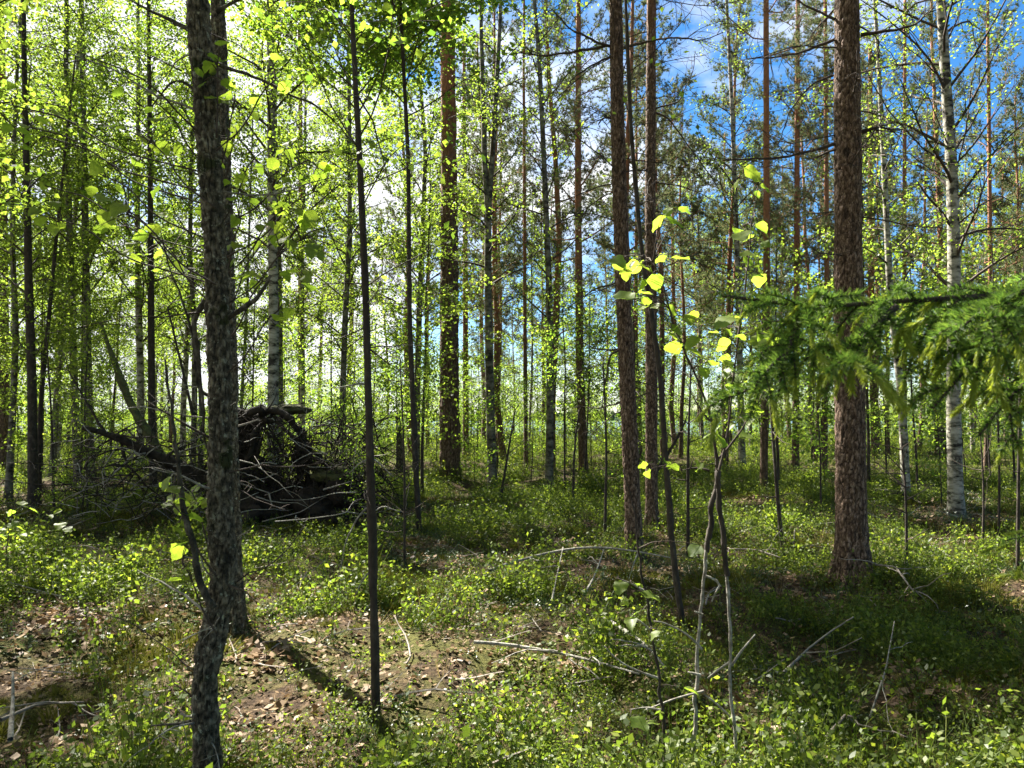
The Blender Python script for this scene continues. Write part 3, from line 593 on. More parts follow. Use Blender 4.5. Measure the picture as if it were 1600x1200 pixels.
# ------------------------------------------------------------------ background trees: copies of a few kinds
def copy_tree(root, loc, rz, sc, label, group):
    r = root.copy(); C.objects.link(r); r.location = loc; r.rotation_euler = (random.uniform(-.03, .03), random.uniform(-.03, .03), rz); r.scale = (sc,) * 3
    r['label'] = label; r['group'] = group
    for ch in root.children:
        c = ch.copy(); C.objects.link(c); c.parent = r
    return r
def proto(name, cat, kind, H, r0, barkm, seed, leafm='birch_leaf', twigm='twig', **kw):
    root = empty(name, (0, 0, 0)); tag(root, 'x', cat)
    z = np.linspace(0, H, 8); g = np.random.default_rng(seed); P = np.stack([np.cumsum(g.normal(size=8) * .05 * H / 10), np.cumsum(g.normal(size=8) * .05 * H / 10), z], -1); P -= P[0]
    ax = axis_fn(P); link('trunk', build_trunk(P, r0, 9, .35, .06, .25, .3, seed).mesh('trunk', M[barkm], True), root)
    if kind == 'pine':
        dead, live, cm = pine_branches(ax, H, r0=r0, seed=seed, **kw)
        tag(link('dead_branches', merge(dead).mesh('dead_branches', M[twigm], True), root), kind='stuff')
        tag(link('limbs', merge(live).mesh('limbs', M['young_pine_bark'], True), root), kind='stuff'); tag(link('crown', cm.mesh('crown', M['pine_needle']), root), kind='stuff')
    else:
        br, cm = birch_branches(ax, H, r0=r0, seed=seed, **kw)
        tag(link('limbs', merge(br).mesh('limbs', M[twigm], True), root), kind='stuff'); tag(link('crown', cm.mesh('crown', M[leafm]), root), kind='stuff')
    return root
PINES = [proto('pine_tree', 'pine tree', 'pine', H, r, 'young_pine_bark', s, h_dead=1.8, h0=h0, n_dead=26, n_live=46, Ld=(.4, 1.3), Ll=1.9, nw=.016) for H, r, s, h0 in ((14, .10, 61, 4.4), (13, .085, 62, 5.0), (15.5, .12, 63, 5.5), (11, .07, 64, 3.2))]
BIRCH = [proto('birch_tree', 'birch tree', 'birch', H, r, b, s, h0=h0, nl=nl, Lmax=Lm, dens=d, leaf=.066) for H, r, b, s, h0, nl, Lm, d in
         ((13, .085, 'birch_bark', 71, 2.8, 54, 2.3, 100), (12, .07, 'grey_birch_bark', 72, 2.2, 50, 2.1, 100), (14, .09, 'grey_birch_bark', 73, 3.2, 56, 2.4, 100), (10, .05, 'birch_bark', 74, 1.6, 46, 1.8, 105))]
SAPS = [proto('sapling', 'sapling', 'birch', H, r, 'dark_bark', s, leafm=lm, h0=h0, nl=nl, Lmax=Lm, dens=d, leaf=.06) for H, r, s, lm, h0, nl, Lm, d in
        ((4.6, .022, 81, 'birch_leaf', .8, 30, 1.2, 120), (3.4, .016, 82, 'aspen_leaf', .6, 24, 1.0, 110), (6, .03, 83, 'birch_leaf', 1.0, 36, 1.4, 110), (2.2, .010, 84, 'aspen_leaf', .3, 18, .8, 120), (5, .024, 85, 'aspen_leaf', 1.2, 26, 1.2, 90))]

spots = []
def free(x, y, d): return all((x - a) ** 2 + (y - b) ** 2 > (d * d) for a, b in spots)
def scatter(n, ylo, yhi, pxlo, pxhi, d, pw=1.0, thin=0.0):
    got = []; t = 0
    while len(got) < n and t < 6000:
        t += 1; y = ylo + (yhi - ylo) * random.random() ** pw; px = random.uniform(pxlo, pxhi); x = (px - 800) / F * y
        if 21 < y < 42 and -10 < x < 5 and random.random() < thin: continue
        if free(x, y, d): spots.append((x, y)); got.append((x, y, px))
    return got
KEY.sort()
ORD = ['first', 'second', 'third', 'fourth', 'fifth', 'sixth', 'seventh', 'eighth', 'ninth', 'tenth', 'eleventh', 'twelfth', 'thirteenth', 'fourteenth', 'fifteenth', 'sixteenth', 'seventeenth', 'eighteenth', 'nineteenth', 'twentieth']
used_lab = {}
def place(protos, pts, noun, group, scl=(.85, 1.15)):
    pts = sorted(pts, key=lambda p: p[2]); plan = []
    for (x, y, px) in pts:
        left = [k for k in KEY if k[0] <= px]; short = ('right of the ' + left[-1][1]) if left else 'left of the ' + KEY[0][1]
        k = (noun, short); used_lab[k] = used_lab.get(k, 0) + 1
        plan.append((x, y, f"{noun}, {ORD[min(19, used_lab[k] - 1)]} one {short}"))
    seen_p = set()
    for i, (x, y, lab) in enumerate(plan):
        p = protos[i % len(protos)]; s = random.uniform(*scl); loc = (x, y, float(gh(x, y)) - .03); rz = random.uniform(0, 6.28)
        if p.name not in seen_p and p.get('label') == 'x':
            p.location = loc; p.rotation_euler = (0, 0, rz); p.scale = (s,) * 3; p['label'] = lab; p['group'] = group; seen_p.add(p.name)
        else: copy_tree(p, loc, rz, s, lab, group)
random.seed(21)
place(BIRCH, scatter(24, 14, 42, -220, 420, 1.2, thin=.6) + scatter(3, 14, 22, 420, 680, 1.0) + scatter(3, 24, 46, 680, 1100, 1.0, thin=.9) + scatter(5, 26, 46, 1100, 1800, 1.3), 'slim back-row birch', 'leafy birches in the back rows')
place(PINES, scatter(9, 20, 45, -150, 700, 1.6) + scatter(19, 20, 48, 640, 1080, 1.1, thin=.3) + scatter(34, 20, 46, 1080, 1800, 1.4), 'thin back-row pine', 'thin pines in the back rows')
place(SAPS, scatter(58, 11, 44, -100, 680, .8) + scatter(20, 13, 26, 560, 1100, .8) + scatter(16, 26, 48, 680, 1080, .6) + scatter(26, 12, 24, 1100, 1780, .8) + scatter(20, 24, 48, 1080, 1780, .6), 'leafy understorey sapling', 'saplings in the understorey', (.75, 1.2))
small = [(330, 815), (520, 812), (604, 800), (205, 805), (150, 812), (395, 818), (560, 835), (90, 830)]
place([SAPS[3], SAPS[1]], [(*ground_at(px, py)[:2], px) for px, py in small], 'knee-high leafy sapling before the fallen tree', 'small saplings before the fallen tree', (.3, .55))
# trees beside the view that shade the clearing
off = [(-9.5, 8.5), (-12, 13), (-14, 9), (-7.5, 4.5), (9, 6), (13, 11), (-18, 16), (17, 16), (-6.6, 8.0), (-4.9, 5.4)]
for i, (x, y) in enumerate(off):
    side = 'left' if x < 0 else 'right'
    copy_tree((BIRCH + PINES)[(i * 3) % 8 if i < 8 else i - 8], (x, y, float(gh(x, y)) - .03), i * 1.7, 1.1, f"{'tall leafy birch' if i > 7 or (i*3)%8 < 4 else 'tall thin pine'} standing just outside the {side} edge, {ORD[i]} of the ring", 'trees just outside the view')
# the forest goes on behind and above the camera
for i, (x, y) in enumerate([(2.6, -1.2), (-2.4, -2.2), (.4, -3.6), (4.6, 1.4), (-4.6, -.4), (5.2, -3), (-5.5, -4.5), (7, 2.5), (1.8, -6.5), (-2, -7), (8, -2), (-8, 0), (6, 4.2), (-.5, -10), (5, -8), (-6, -9), (3.6, -.2), (-3.2, -.6), (1.0, -2.0), (-1.2, -4.8)]):
    copy_tree((BIRCH + PINES[:3])[(i * 2) % 7], (x, y, float(gh(x, y)) - .03), i * 2.1, 1.2, f"{'leafy birch' if (i*2)%7 < 4 else 'straight pine'} of the forest behind the viewer, {ORD[i]} counted outwards", 'trees behind the viewer')

# ------------------------------------------------------------------ the uprooted tree and its tangle
def lump(mb, c, rad, seed, nz=14, na=20, amp=.45, fr=3.0):
    c = np.asarray(c, float); rad = np.asarray(rad, float)
    ph = np.linspace(0, pi, nz); th = np.arange(na) * 2 * pi / na
    D = np.stack([np.sin(ph)[:, None] * np.cos(th), np.sin(ph)[:, None] * np.sin(th), np.repeat(np.cos(ph)[:, None], na, 1)], -1)
    k = 1 + amp * 2 * (fbm(D[..., 0] * fr + seed, D[..., 1] * fr, D[..., 2] * fr, 4) - .5)
    V = (c + D * rad * k[..., None]).reshape(-1, 3)
    i = np.arange(nz - 1)[:, None] * na; j = np.arange(na)[None]; kk = (j + 1) % na
    mb.add(V, np.stack([i + j, i + na + j, i + na + kk, i + kk], -1).reshape(-1, 4))
b = ground_at(450, 815); YR = b[1]
root = empty('fallen_tree', b); tag(root, 'upturned root plate of a fallen tree, black soil and arching roots behind the white birch', 'fallen tree')
def q(px, py, dy=0.0): return at(px, py, YR + dy) - b
mb = MB()
for i, (px, py, rx, rz_, dy) in enumerate(((385, 770, .42, .45, .3), (440, 790, .40, .34, .2), (500, 790, .42, .36, .1), (540, 770, .26, .30, .1), (395, 800, .40, .28, 0), (520, 815, .30, .18, -.1), (380, 655, .16, .13, .45), (392, 690, .13, .22, .5), (372, 720, .2, .3, .45), (470, 715, .10, .22, .3))):
    lump(mb, q(px, py, dy), (rx, min(.4, rx * 1.2), rz_), i * 7.3, 22, 30, .75, 4.0)
link('root_plate', mb.mesh('root_plate', M['soil'], True), root)
mb = MB(); lump(mb, q(525, 742, .1), (.34, .35, .13), 3.0); lump(mb, q(455, 640, .4), (.28, .22, .07), 9.0, amp=.6); link('moss_cap', mb.mesh('moss_cap', M['mossy_wood'], True), root)
g = np.random.default_rng(3)
arcs = [([(372, 790), (368, 700), (378, 648), (410, 636), (450, 645), (478, 680), (490, 730), (505, 790)], .085), ([(385, 780), (392, 690), (420, 650), (455, 660), (470, 700), (468, 780)], .06),
        ([(470, 690), (520, 740), (560, 790)], .05), ([(370, 660), (390, 655), (420, 660)], .11), ([(440, 650), (470, 660), (500, 720), (540, 760)], .06), ([(365, 640), (395, 638), (425, 650)], .09),
        ([(380, 720), (420, 760), (470, 800)], .04), ([(480, 690), (480, 760), (470, 810)], .05)]
for pts, r in arcs:
    P = np.array([q(x, y, g.uniform(-.3, .45)) for x, y in pts]); Q = resample(P, .06); Q = Q + (np.stack([fbm(Q[:, 0] * 4 + o, Q[:, 1] * 4, Q[:, 2] * 4) for o in (1, 9, 17)], -1) - .5) * .3; m_ = MB(); m_.tube(Q, np.linspace(r, r * .4, len(Q)) * g.uniform(.55, .85), 9, True, trunk_disp(.35, 9, 9, r * 100))
    for k in range(14):
        a = g.integers(2, len(Q) - 1); m_.tube(curve(Q[a], g.normal(size=3) * [1, .6, 1] + [0, -.3, -.5], g.uniform(.2, .7), 6, -.5, .25, g), np.linspace(.014, .003, 7), 4)
    link('root', m_.mesh('root', M['root'], True), root)
m_ = MB()
for k in range(650):
    p = q(g.uniform(350, 600), g.uniform(650, 818), g.uniform(-.3, .2)); m_.tube(curve(p, g.normal(size=3) * [1, .4, .8], g.uniform(.2, .9), 6, -.5, .22, g), np.linspace(g.uniform(.004, .012), .002, 7), 4)
tag(link('rootlets', m_.mesh('rootlets', M['root'], True), root), kind='stuff')
for pts, r in (([(365, 668), (385, 662), (405, 655)], .02), ([(345, 745), (390, 760), (420, 770)], .014), ([(505, 765), (530, 758), (548, 752)], .014), ([(410, 815), (470, 800), (510, 775)], .010), ([(420, 770), (425, 790), (445, 795)], .012)):
    P = np.array([q(x, y, -.55) for x, y in pts]); Q = resample(P, .06); m_ = MB(); m_.tube(Q, np.linspace(r, r * .4, len(Q)), 6); link('root', m_.mesh('root', M['dead_wood'], True), root)
# the fallen stem running left from the roots, and its bare branches
P = np.array([q(400, 790, .4), q(330, 755, .3), q(270, 725, .2), q(210, 695, .1), q(165, 676, 0), q(128, 668, -.2)]); Q = resample(P, .08)
m_ = MB(); m_.tube(Q, np.linspace(.15, .03, len(Q)), 16, True, trunk_disp(.4, 8, 8, 4)); link('trunk', m_.mesh('trunk', M['root'], True), root)
for k in range(40):
    t = g.integers(2, len(Q) - 1); c = curve(Q[t], g.normal(size=3) * [1, .7, .6] + [-.3, -.2, -.25], g.uniform(.5, 1.6), 8, g.uniform(-.5, .3), .14, g); rr = g.uniform(.008, .024)
    m_ = MB(); m_.tube(c, np.linspace(rr, .003, 9), 5)
    for s in range(6): m_.tube(curve(c[g.integers(2, 8)], g.normal(size=3), g.uniform(.15, .5), 5, -.2, .2, g), np.linspace(rr * .4, .002, 6), 3)
    link('branch', m_.mesh('branch', M['root'] if k % 4 else M['dead_wood'], True), root)
m_ = MB()
for k in range(260):
    c = curve(q(g.uniform(95, 345) if k % 3 else g.uniform(345, 600), g.uniform(690, 805), g.uniform(-.7, .9)), g.normal(size=3) * [1, .6, .5], g.uniform(.4, 1.5), 8, g.uniform(-.5, .2), .17, g); rr = g.uniform(.003, .011); m_.tube(c, np.linspace(rr, .002, 9), 4)
    for s in range(3): m_.tube(curve(c[g.integers(2, 8)], g.normal(size=3), g.uniform(.1, .4), 4, -.2, .2, g), np.linspace(rr * .5, .0018, 5), 3)
tag(link('twigs', m_.mesh('twigs', M['root'], True), root), kind='stuff')
m_ = MB()
for k in range(80):
    m_.tube(curve(q(g.uniform(100, 570), g.uniform(680, 810), g.uniform(-.9, .2)), g.normal(size=3) * [1, .5, .4], g.uniform(.3, 1.0), 8, g.uniform(-.4, .2), .17, g), np.linspace(g.uniform(.004, .010), .002, 9), 4)
tag(link('lichened_twigs', m_.mesh('lichened_twigs', M['lichen_twig'], True), root), kind='stuff')
# mossy bent stem rising from the tangle
bb = ground_at(262, 800); root = empty('bent_stem', bb); tag(root, 'mossy bent dead stem leaning left over the fallen tangle', 'dead tree')
P = np.array([at(x, y, bb[1]) - bb for x, y in ((262, 800), (258, 740), (247, 700), (225, 665), (205, 635), (190, 600), (178, 560), (166, 535), (158, 505))]); Q = resample(P, .07)
m_ = MB(); m_.tube(Q, np.linspace(.12, .028, len(Q)), 14, True, trunk_disp(.35, 9, 9, 8)); link('trunk', m_.mesh('trunk', M['mossy_wood'], True), root)
m_ = MB(); m_.tube(resample(np.array([at(x, y, bb[1] - .1) - bb for x, y in ((222, 662), (205, 672), (188, 686))]), .05), .012, 5); link('branch', m_.mesh('branch', M['dead_wood'], True), root)
# rotten stump and a black burl at the stout pine
for (px, py, w, h, lab) in ((624, 735, .11, 1.5, 'broken grey dead trunk standing left of the stout orange pine'), (310, 800, .05, 2.9, 'pale broken snag with stub branches left of the rough foreground aspen')):
    bb = ground_at(px, py); root = empty('dead_snag', bb); tag(root, lab, 'dead tree')
    P = np.array([(0, 0, 0), (.03, 0, h * .5), (-.06, 0, h)]); m_ = build_trunk(P, w, 12, .08, .25, .6, .3, px); link('trunk', m_.mesh('trunk', M['rough_bark'], True), root)
    for k in range(7):
        m_ = MB(); c = curve((0, 0, h * g.uniform(.3, .98)), g.normal(size=3) * [1, .6, .4] + [0, 0, .2], g.uniform(.2, .6), 6, -.2, .2, g); m_.tube(c, np.linspace(.014, .004, 7), 5); link('branch', m_.mesh('branch', M['dead_wood'], True), root)

# ------------------------------------------------------------------ hero leaves: ovate blade, folded on the midrib, with a stalk
def hero_leaf_mat():
    m = M['aspen_leaf'].copy(); m.name = 'veined_leaf'; t = m.node_tree; n, l = t.nodes, t.links
    rmp = [x for x in n if x.type == 'VALTORGB'][0]; tcn = n.new('ShaderNodeTexCoord'); s = n.new('ShaderNodeSeparateXYZ'); l.new(tcn.outputs['Object'], s.inputs[0])
    def mth(op, a, b=None):
        x = n.new('ShaderNodeMath'); x.operation = op
        for i, v in enumerate((a, b)):
            if v is None: continue
            if isinstance(v, (int, float)): x.inputs[i].default_value = v
            else: l.new(v, x.inputs[i])
        return x.outputs[0]
    ay = mth('ABSOLUTE', s.outputs[1]); side = mth('LESS_THAN', mth('FRACT', mth('MULTIPLY', mth('SUBTRACT', s.outputs[0], mth('MULTIPLY', ay, .9)), 6.5)), .14); vein = mth('MAXIMUM', side, mth('LESS_THAN', ay, .025))
    nz = noise(n, l, tcn.outputs['Object'], 3.5, 4); blot = ramp(n, l, nz.outputs['Fac'], [(.3, (.82, .85, .8)), (.6, (1.1, 1.1, 1.1)), (.8, (1.3, 1.15, .95))])
    mu = n.new('ShaderNodeMix'); mu.data_type = 'RGBA'; mu.blend_type = 'MULTIPLY'; mu.inputs['Factor'].default_value = 1; l.new(rmp.outputs[0], mu.inputs['A']); l.new(blot.outputs[0], mu.inputs['B'])
    mv = n.new('ShaderNodeMix'); mv.data_type = 'RGBA'; l.new(mth('MULTIPLY', vein, .3), mv.inputs['Factor']); l.new(mu.outputs['Result'], mv.inputs['A']); mv.inputs['B'].default_value = (.05, .075, .012, 1)
    for x in list(l):
        if x.from_node == rmp and x.to_node != mu: to = x.to_socket; l.remove(x); l.new(mv.outputs['Result'], to)
    return m
M['veined_leaf'] = hero_leaf_mat()
def blade(name, m, w=.8, curl=.18, fold=.22, wave=.05, n=9, seed=0):
    mb = MB(); g = np.random.default_rng(seed); t = np.linspace(0, 1, n); hw = .5 * w * np.sin(pi * t ** .72) ** .75; z = -curl * t ** 2 + g.uniform(-.03, .03) * np.sin(t * 6)
    rows = []
    for k in (-1, -.55, 0, .55, 1):
        e = hw * k * (1 + (.10 * g.normal(size=n) if abs(k) == 1 else 0)); rows.append(np.stack([t + .02 * abs(k) * g.normal(size=n), e, z + fold * np.abs(e) - .25 * e * e + (wave * np.sin(t * 11 + k * 2 + seed) * abs(k))], -1))
    mb.add(np.concatenate(rows), [[r_ * n + i, r_ * n + i + 1, (r_ + 1) * n + i + 1, (r_ + 1) * n + i] for r_ in range(4) for i in range(n - 1)])
    mb.tube([(-.4, 0, .05), (-.15, 0, .03), (0, 0, 0)], [.018, .015, .014], 4)
    return mb.mesh(name, m, True)
ASPEN = [blade('leaf', M['veined_leaf'], w, c, f, wv, 9, i) for i, (w, c, f, wv) in enumerate(((1.0, .1, .25, .04), (.85, .35, .1, .06), (.95, -.1, .35, .05), (.8, .25, .5, .03), (1.05, .5, .15, .07)))]
def hero_leaf(root, p, sz, yaw, pit, roll, k=0):
    o = link('leaf', ASPEN[(k * 7 + int(abs(p[0] + p[2]) * 1000)) % 5], root, p); o.rotation_euler = (roll, pit, yaw); o.scale = (sz,) * 3; return o
def stalks(root, leaf_pts, lines, m=None):
    L_ = np.concatenate([resample(np.array(l_), .04) for l_ in lines]); mb = MB(); gg = np.random.default_rng(len(leaf_pts))
    for p in leaf_pts:
        d = np.linalg.norm(L_ - p, axis=1) + np.maximum(0, L_[:, 2] - p[2]) * .8; a = L_[int(np.argmin(d))]; mid = (a + p) / 2 + np.array([0, 0, .12 * np.linalg.norm(a - p)]) + gg.normal(size=3) * .01
        mb.tube(np.array([a, (a + mid) / 2 + [0, 0, .01], mid, (mid + p) / 2 + [0, 0, .005], p]), [.0026, .0022, .0018, .0015, .0012], 4)
    tag(link('twigs', mb.mesh('twigs', m or M['twig'], True), root), kind='stuff')
def leafy_twigs(root, base, spots_, Y, size, m=None, seed=0, stems=True, r=.003):
    g = np.random.default_rng(seed)
    for (px, py, n, spread) in spots_:
        c = at(px, py, Y) - base
        for k in range(n):
            p = c + g.normal(size=3) * spread * np.array([1, 1, .8])
            hero_leaf(root, p, size * g.uniform(.7, 1.2), g.uniform(0, 6.28), g.uniform(-.2, .7), g.uniform(-.6, .6), k)
# --- aspen sapling right of the middle: twin lichened stems and loose bright leaves
bS = at(1085, 1240, 3.3); bS[2] = float(gh(bS[0], bS[1])); root = empty('aspen_sapling', bS); tag(root, 'aspen sapling with big bright leaves and lichened twin stems in the right foreground', 'sapling')
LINES = {}
def stem(pts, Y, r, root, b, m, name='stem', r1=.35):
    LINES.setdefault(root.name, []).append([at(x_, y_, Y) - b for x_, y_ in pts]); return px_branch(pts, Y, r, root, b, m, name, r1)
YS = bS[1]
stem([(1085, 1240), (1086, 1120), (1090, 1020), (1098, 920), (1104, 860), (1112, 800), (1122, 730)], YS, .0085, root, bS, M['lichen_twig'], r1=.85)
stem([(1155, 1240), (1150, 1160), (1140, 1060), (1141, 980), (1136, 900), (1130, 840), (1124, 780), (1120, 740)], YS - .05, .0075, root, bS, M['lichen_twig'], r1=.85)
stem([(1104, 862), (1112, 800), (1122, 735)], YS, .0135, root, bS, M['dark_bark'], r1=.9)
stem([(1136, 900), (1130, 840), (1124, 780), (1121, 735)], YS - .05, .0125, root, bS, M['dark_bark'], r1=.9)
stem([(1122, 760), (1118, 700), (1105, 640), (1080, 570), (1050, 500), (1035, 440), (1020, 410)], YS, .010, root, bS, M['twig'], r1=.25)
stem([(1122, 740), (1135, 690), (1140, 640), (1150, 560), (1160, 480), (1172, 380), (1185, 290)], YS - .05, .007, root, bS, M['twig'], r1=.25)
stem([(1108, 735), (1085, 730), (1065, 735)], YS, .007, root, bS, M['twig'])
stem([(1118, 720), (1140, 700), (1165, 660), (1185, 630)], YS, .006, root, bS, M['twig'])
stem([(1112, 660), (1090, 640), (1070, 590)], YS, .005, root, bS, M['twig'])
for pts in ([(1097, 1015), (1075, 990), (1050, 975), (1022, 970)], [(1095, 1055), (1075, 1050)], [(1140, 1035), (1125, 1045), (1105, 1060)], [(1143, 1040), (1160, 1015), (1180, 990)], [(1100, 1080), (1060, 1090), (1010, 1110)], [(1102, 900), (1118, 905), (1125, 915), (1112, 940)], [(1098, 960), (1085, 955)], [(1141, 1120), (1120, 1100), (1100, 1085)]):
    stem(pts, YS - .03, .0065, root, bS, M['lichen_twig'], 'twig', .5)
hl = [(1163, 262, .07), (1188, 288, .045), (1168, 352, .07), (1158, 362, .06), (1060, 325, .05), (1050, 345, .08), (1190, 378, .045), (1165, 400, .075), (1188, 428, .06), (955, 405, .08), (975, 420, .045), (1003, 418, .08), (1020, 428, .08), (1048, 402, .07), (1010, 440, .07), (992, 466, .08), (1018, 478, .05), (1040, 480, .06),
      (1048, 512, .06), (1060, 508, .05), (1045, 535, .07), (1070, 540, .08), (1145, 495, .09), (1140, 530, .06), (1185, 522, .09), (1212, 525, .08), (1130, 555, .06), (1110, 570, .05), (1160, 585, .07), (1175, 590, .05), (1150, 590, .06), (1120, 680, .08), (1148, 678, .06), (1200, 610, .06), (1190, 640, .07), (1040, 720, .06), (1012, 735, .05), (1100, 730, .05), (1145, 600, .05), (1080, 470, .05), (1125, 520, .05)]
g = np.random.default_rng(8)
pts_ = []
hl = [h for (x, y, s) in hl for h in ((x, y, s * .9), (x + g.uniform(-22, 22), y + g.uniform(-18, 18), s * .72))]
for i, (px, py, s) in enumerate(hl):
    p = at(px, py, YS + g.uniform(-.2, .15)) - bS; pts_.append(p); hero_leaf(root, p, s * 1.35 * g.uniform(.8, 1.15), g.uniform(0, 6.28), g.uniform(-.1, .9), g.uniform(-.8, .8), i)
stalks(root, pts_, LINES[root.name])
# --- small leafy stem left of it
bs = at(1035, 1250, 3.2); bs[2] = float(gh(bs[0], bs[1])); root = empty('aspen_sapling', bs); tag(root, 'thin dark aspen shoot with a few round leaves left of the twin lichened stems', 'sapling')
stem([(1042, 1250), (1038, 1140), (1030, 1060), (1018, 980), (1008, 920), (998, 870), (990, 800), (975, 735)], bs[1], .009, root, bs, M['dark_bark'], r1=.3)
for pts in ([(1030, 1060), (1000, 1050), (960, 1030), (945, 1010)], [(1010, 925), (985, 910), (970, 905)], [(1018, 985), (1000, 970), (988, 965)], [(1036, 1110), (1010, 1105), (985, 1110)]):
    stem(pts, bs[1], .006, root, bs, M['lichen_twig'], 'twig', .4)
pts_ = []
for i, (px, py, s) in enumerate(((998, 925, .09), (992, 912, .05), (985, 965, .07), (972, 908, .06), (1068, 1075, .07), (985, 1120, .09), (1000, 955, .05), (1030, 985, .05), (1095, 852, .07), (1010, 1130, .06), (1060, 1150, .08))):
    pts_.append(at(px, py, bs[1] - .05) - bs); hero_leaf(root, pts_[-1], s, g.uniform(0, 6.28), g.uniform(0, .9), g.uniform(-.7, .7), i)
stalks(root, pts_, LINES[root.name])
# --- leaves on the rough foreground aspen
r_, a_, b_ = LX['lich']
for i, (px, py, n, sp) in enumerate(((20, 165, 3, .05), (30, 195, 2, .04), (75, 215, 2, .03), (70, 290, 2, .03), (150, 270, 2, .03), (200, 335, 4, .06), (215, 355, 3, .05), (250, 165, 3, .04), (285, 170, 2, .04), (340, 105, 4, .04), (225, 215, 4, .06), (60, 335, 3, .05), (365, 170, 3, .05), (370, 205, 3, .05),
                                 (470, 375, 8, .07), (490, 300, 6, .06), (440, 330, 4, .05), (395, 250, 4, .07), (430, 125, 3, .05), (375, 350, 4, .06), (245, 370, 4, .05), (395, 400, 4, .05), (480, 250, 3, .06), (300, 770, 5, .04), (272, 790, 5, .04), (285, 880, 3, .04), (435, 485, 2, .03), (410, 440, 3, .05))):
    Yl = b_[1] + g.uniform(-.2, .4); c = at(px, py, Yl) - b_
    pts_ = []
    for k in range(n * 2):
        pts_.append(c + g.normal(size=3) * sp * 1.3); hero_leaf(r_, pts_[-1],   .056 * g.uniform(.8, 1.25), g.uniform(0, 6.28), g.uniform(-.1, .8), g.uniform(-.7, .7), k)
    px_branch([(px, py), ((px * .75 + 340 * .25), (py * .8 + (py + 90) * .2)), ((px + 340) / 2, py + 70), (338, py + 110)], Yl, .003, r_, b_, M['twig'], 'twig', 1.3)
    stalks(r_, pts_, [[at(px, py, Yl) - b_, at(px * .75 + 85, py * .8 + (py + 90) * .2, Yl) - b_]])
# --- leaf spray at the left edge
bl = ground_at(14, 905); root = empty('aspen_sapling', bl); tag(root, 'low leafy aspen shoot at the left edge in the bilberries', 'sapling')
stem([(14, 905), (10, 860), (18, 800), (30, 770)], bl[1], .008, root, bl, M['twig'])
leafy_twigs(root, bl, [(10, 850, 5, .06), (40, 820, 5, .08), (25, 800, 5, .08), (70, 805, 4, .08), (8, 830, 3, .05)], bl[1], .09, seed=3)

# ------------------------------------------------------------------ the spruce at the right: trunk outside the frame, one branch reaching in
YP = 1.35; tip = at(1128, 462, YP); bp = np.array([1.75, 1.5, float(gh(1.75, 1.5))])
root = empty('spruce_tree', bp); tag(root, 'spruce branch with drooping needles and pale new shoots reaching in from the right edge', 'spruce tree')
link('trunk', build_trunk(np.array([(0, 0, 0), (.02, 0, 1.6), (0, .02, 3.4)]), .035, 14, .08, .08, .2, .3, 5).mesh('trunk', M['dark_bark'], True), root)
g = np.random.default_rng(12); NP, ND, SH = [], [], []
old = MB(); wood = MB()
def spruce_twig(c, r, n_per_m, mbn, ln=.019, seedv=0):
    Q = resample(c, .008); T = np.gradient(Q, axis=0); T /= np.linalg.norm(T, axis=1)[:, None] + 1e-9
    n = max(6, int(np.sum(np.linalg.norm(np.diff(Q, axis=0), axis=1)) * n_per_m)); i = g.integers(0, len(Q), n)
    d = g.normal(size=(n, 3)); d -= T[i] * np.sum(d * T[i], 1)[:, None]; d /= np.linalg.norm(d, axis=1)[:, None]; d = d + T[i] * .75; d[:, 2] += .12; d /= np.linalg.norm(d, axis=1)[:, None]
    mbn.needles(Q[i] + g.normal(size=(n, 3)) * .0012, d, ln, .0028, 1, .06, int(g.integers(1 << 30)))
    wood.tube(c, np.linspace(r, r * .5, len(c)), 5)
main = np.array([bp + [0, 0, 1.72] - bp] + [at(px, py, YP + dy) - bp for px, py, dy in ((1680, 440, .1), (1560, 462, .05), (1440, 478, .02), (1330, 485, 0), (1250, 482, 0), (1185, 470, 0), (1128, 462, 0))])
main = resample(main, .02); spruce_twig(main[int(len(main) * .25):], .006, 1700, old)
wood.tube(main, np.linspace(.011, .003, len(main)), 7)
shoot_pts = []
spruce_mains = [main]
mains = [(main, 24, (.50, .60), 1.0)]
for pts, nk in (([(1760, 400, .15), (1660, 440, .1), (1590, 490, .0), (1535, 545, -.05), (1490, 600, -.08), (1455, 640, -.1)], 13), ([(1780, 520, .1), (1680, 545, .05), (1610, 590, .0), (1560, 640, -.05), (1530, 680, -.08)], 11), ([(1700, 430, -.1), (1600, 455, -.12), (1530, 490, -.15), (1490, 520, -.18)], 9), ([(1400, 480, 0), (1350, 520, -.05), (1310, 560, -.1), (1290, 610, -.12)], 6), ([(1260, 483, 0), (1240, 520, -.05), (1225, 570, -.1), (1215, 620, -.12)], 5)):
    m2 = resample(np.array([at(x, y, YP + dy) - bp for x, y, dy in pts]), .02); spruce_twig(m2, .004, 1700, old); wood.tube(m2, np.linspace(.007, .002, len(m2)), 6); mains.append((m2, nk, (9, 9), .62))
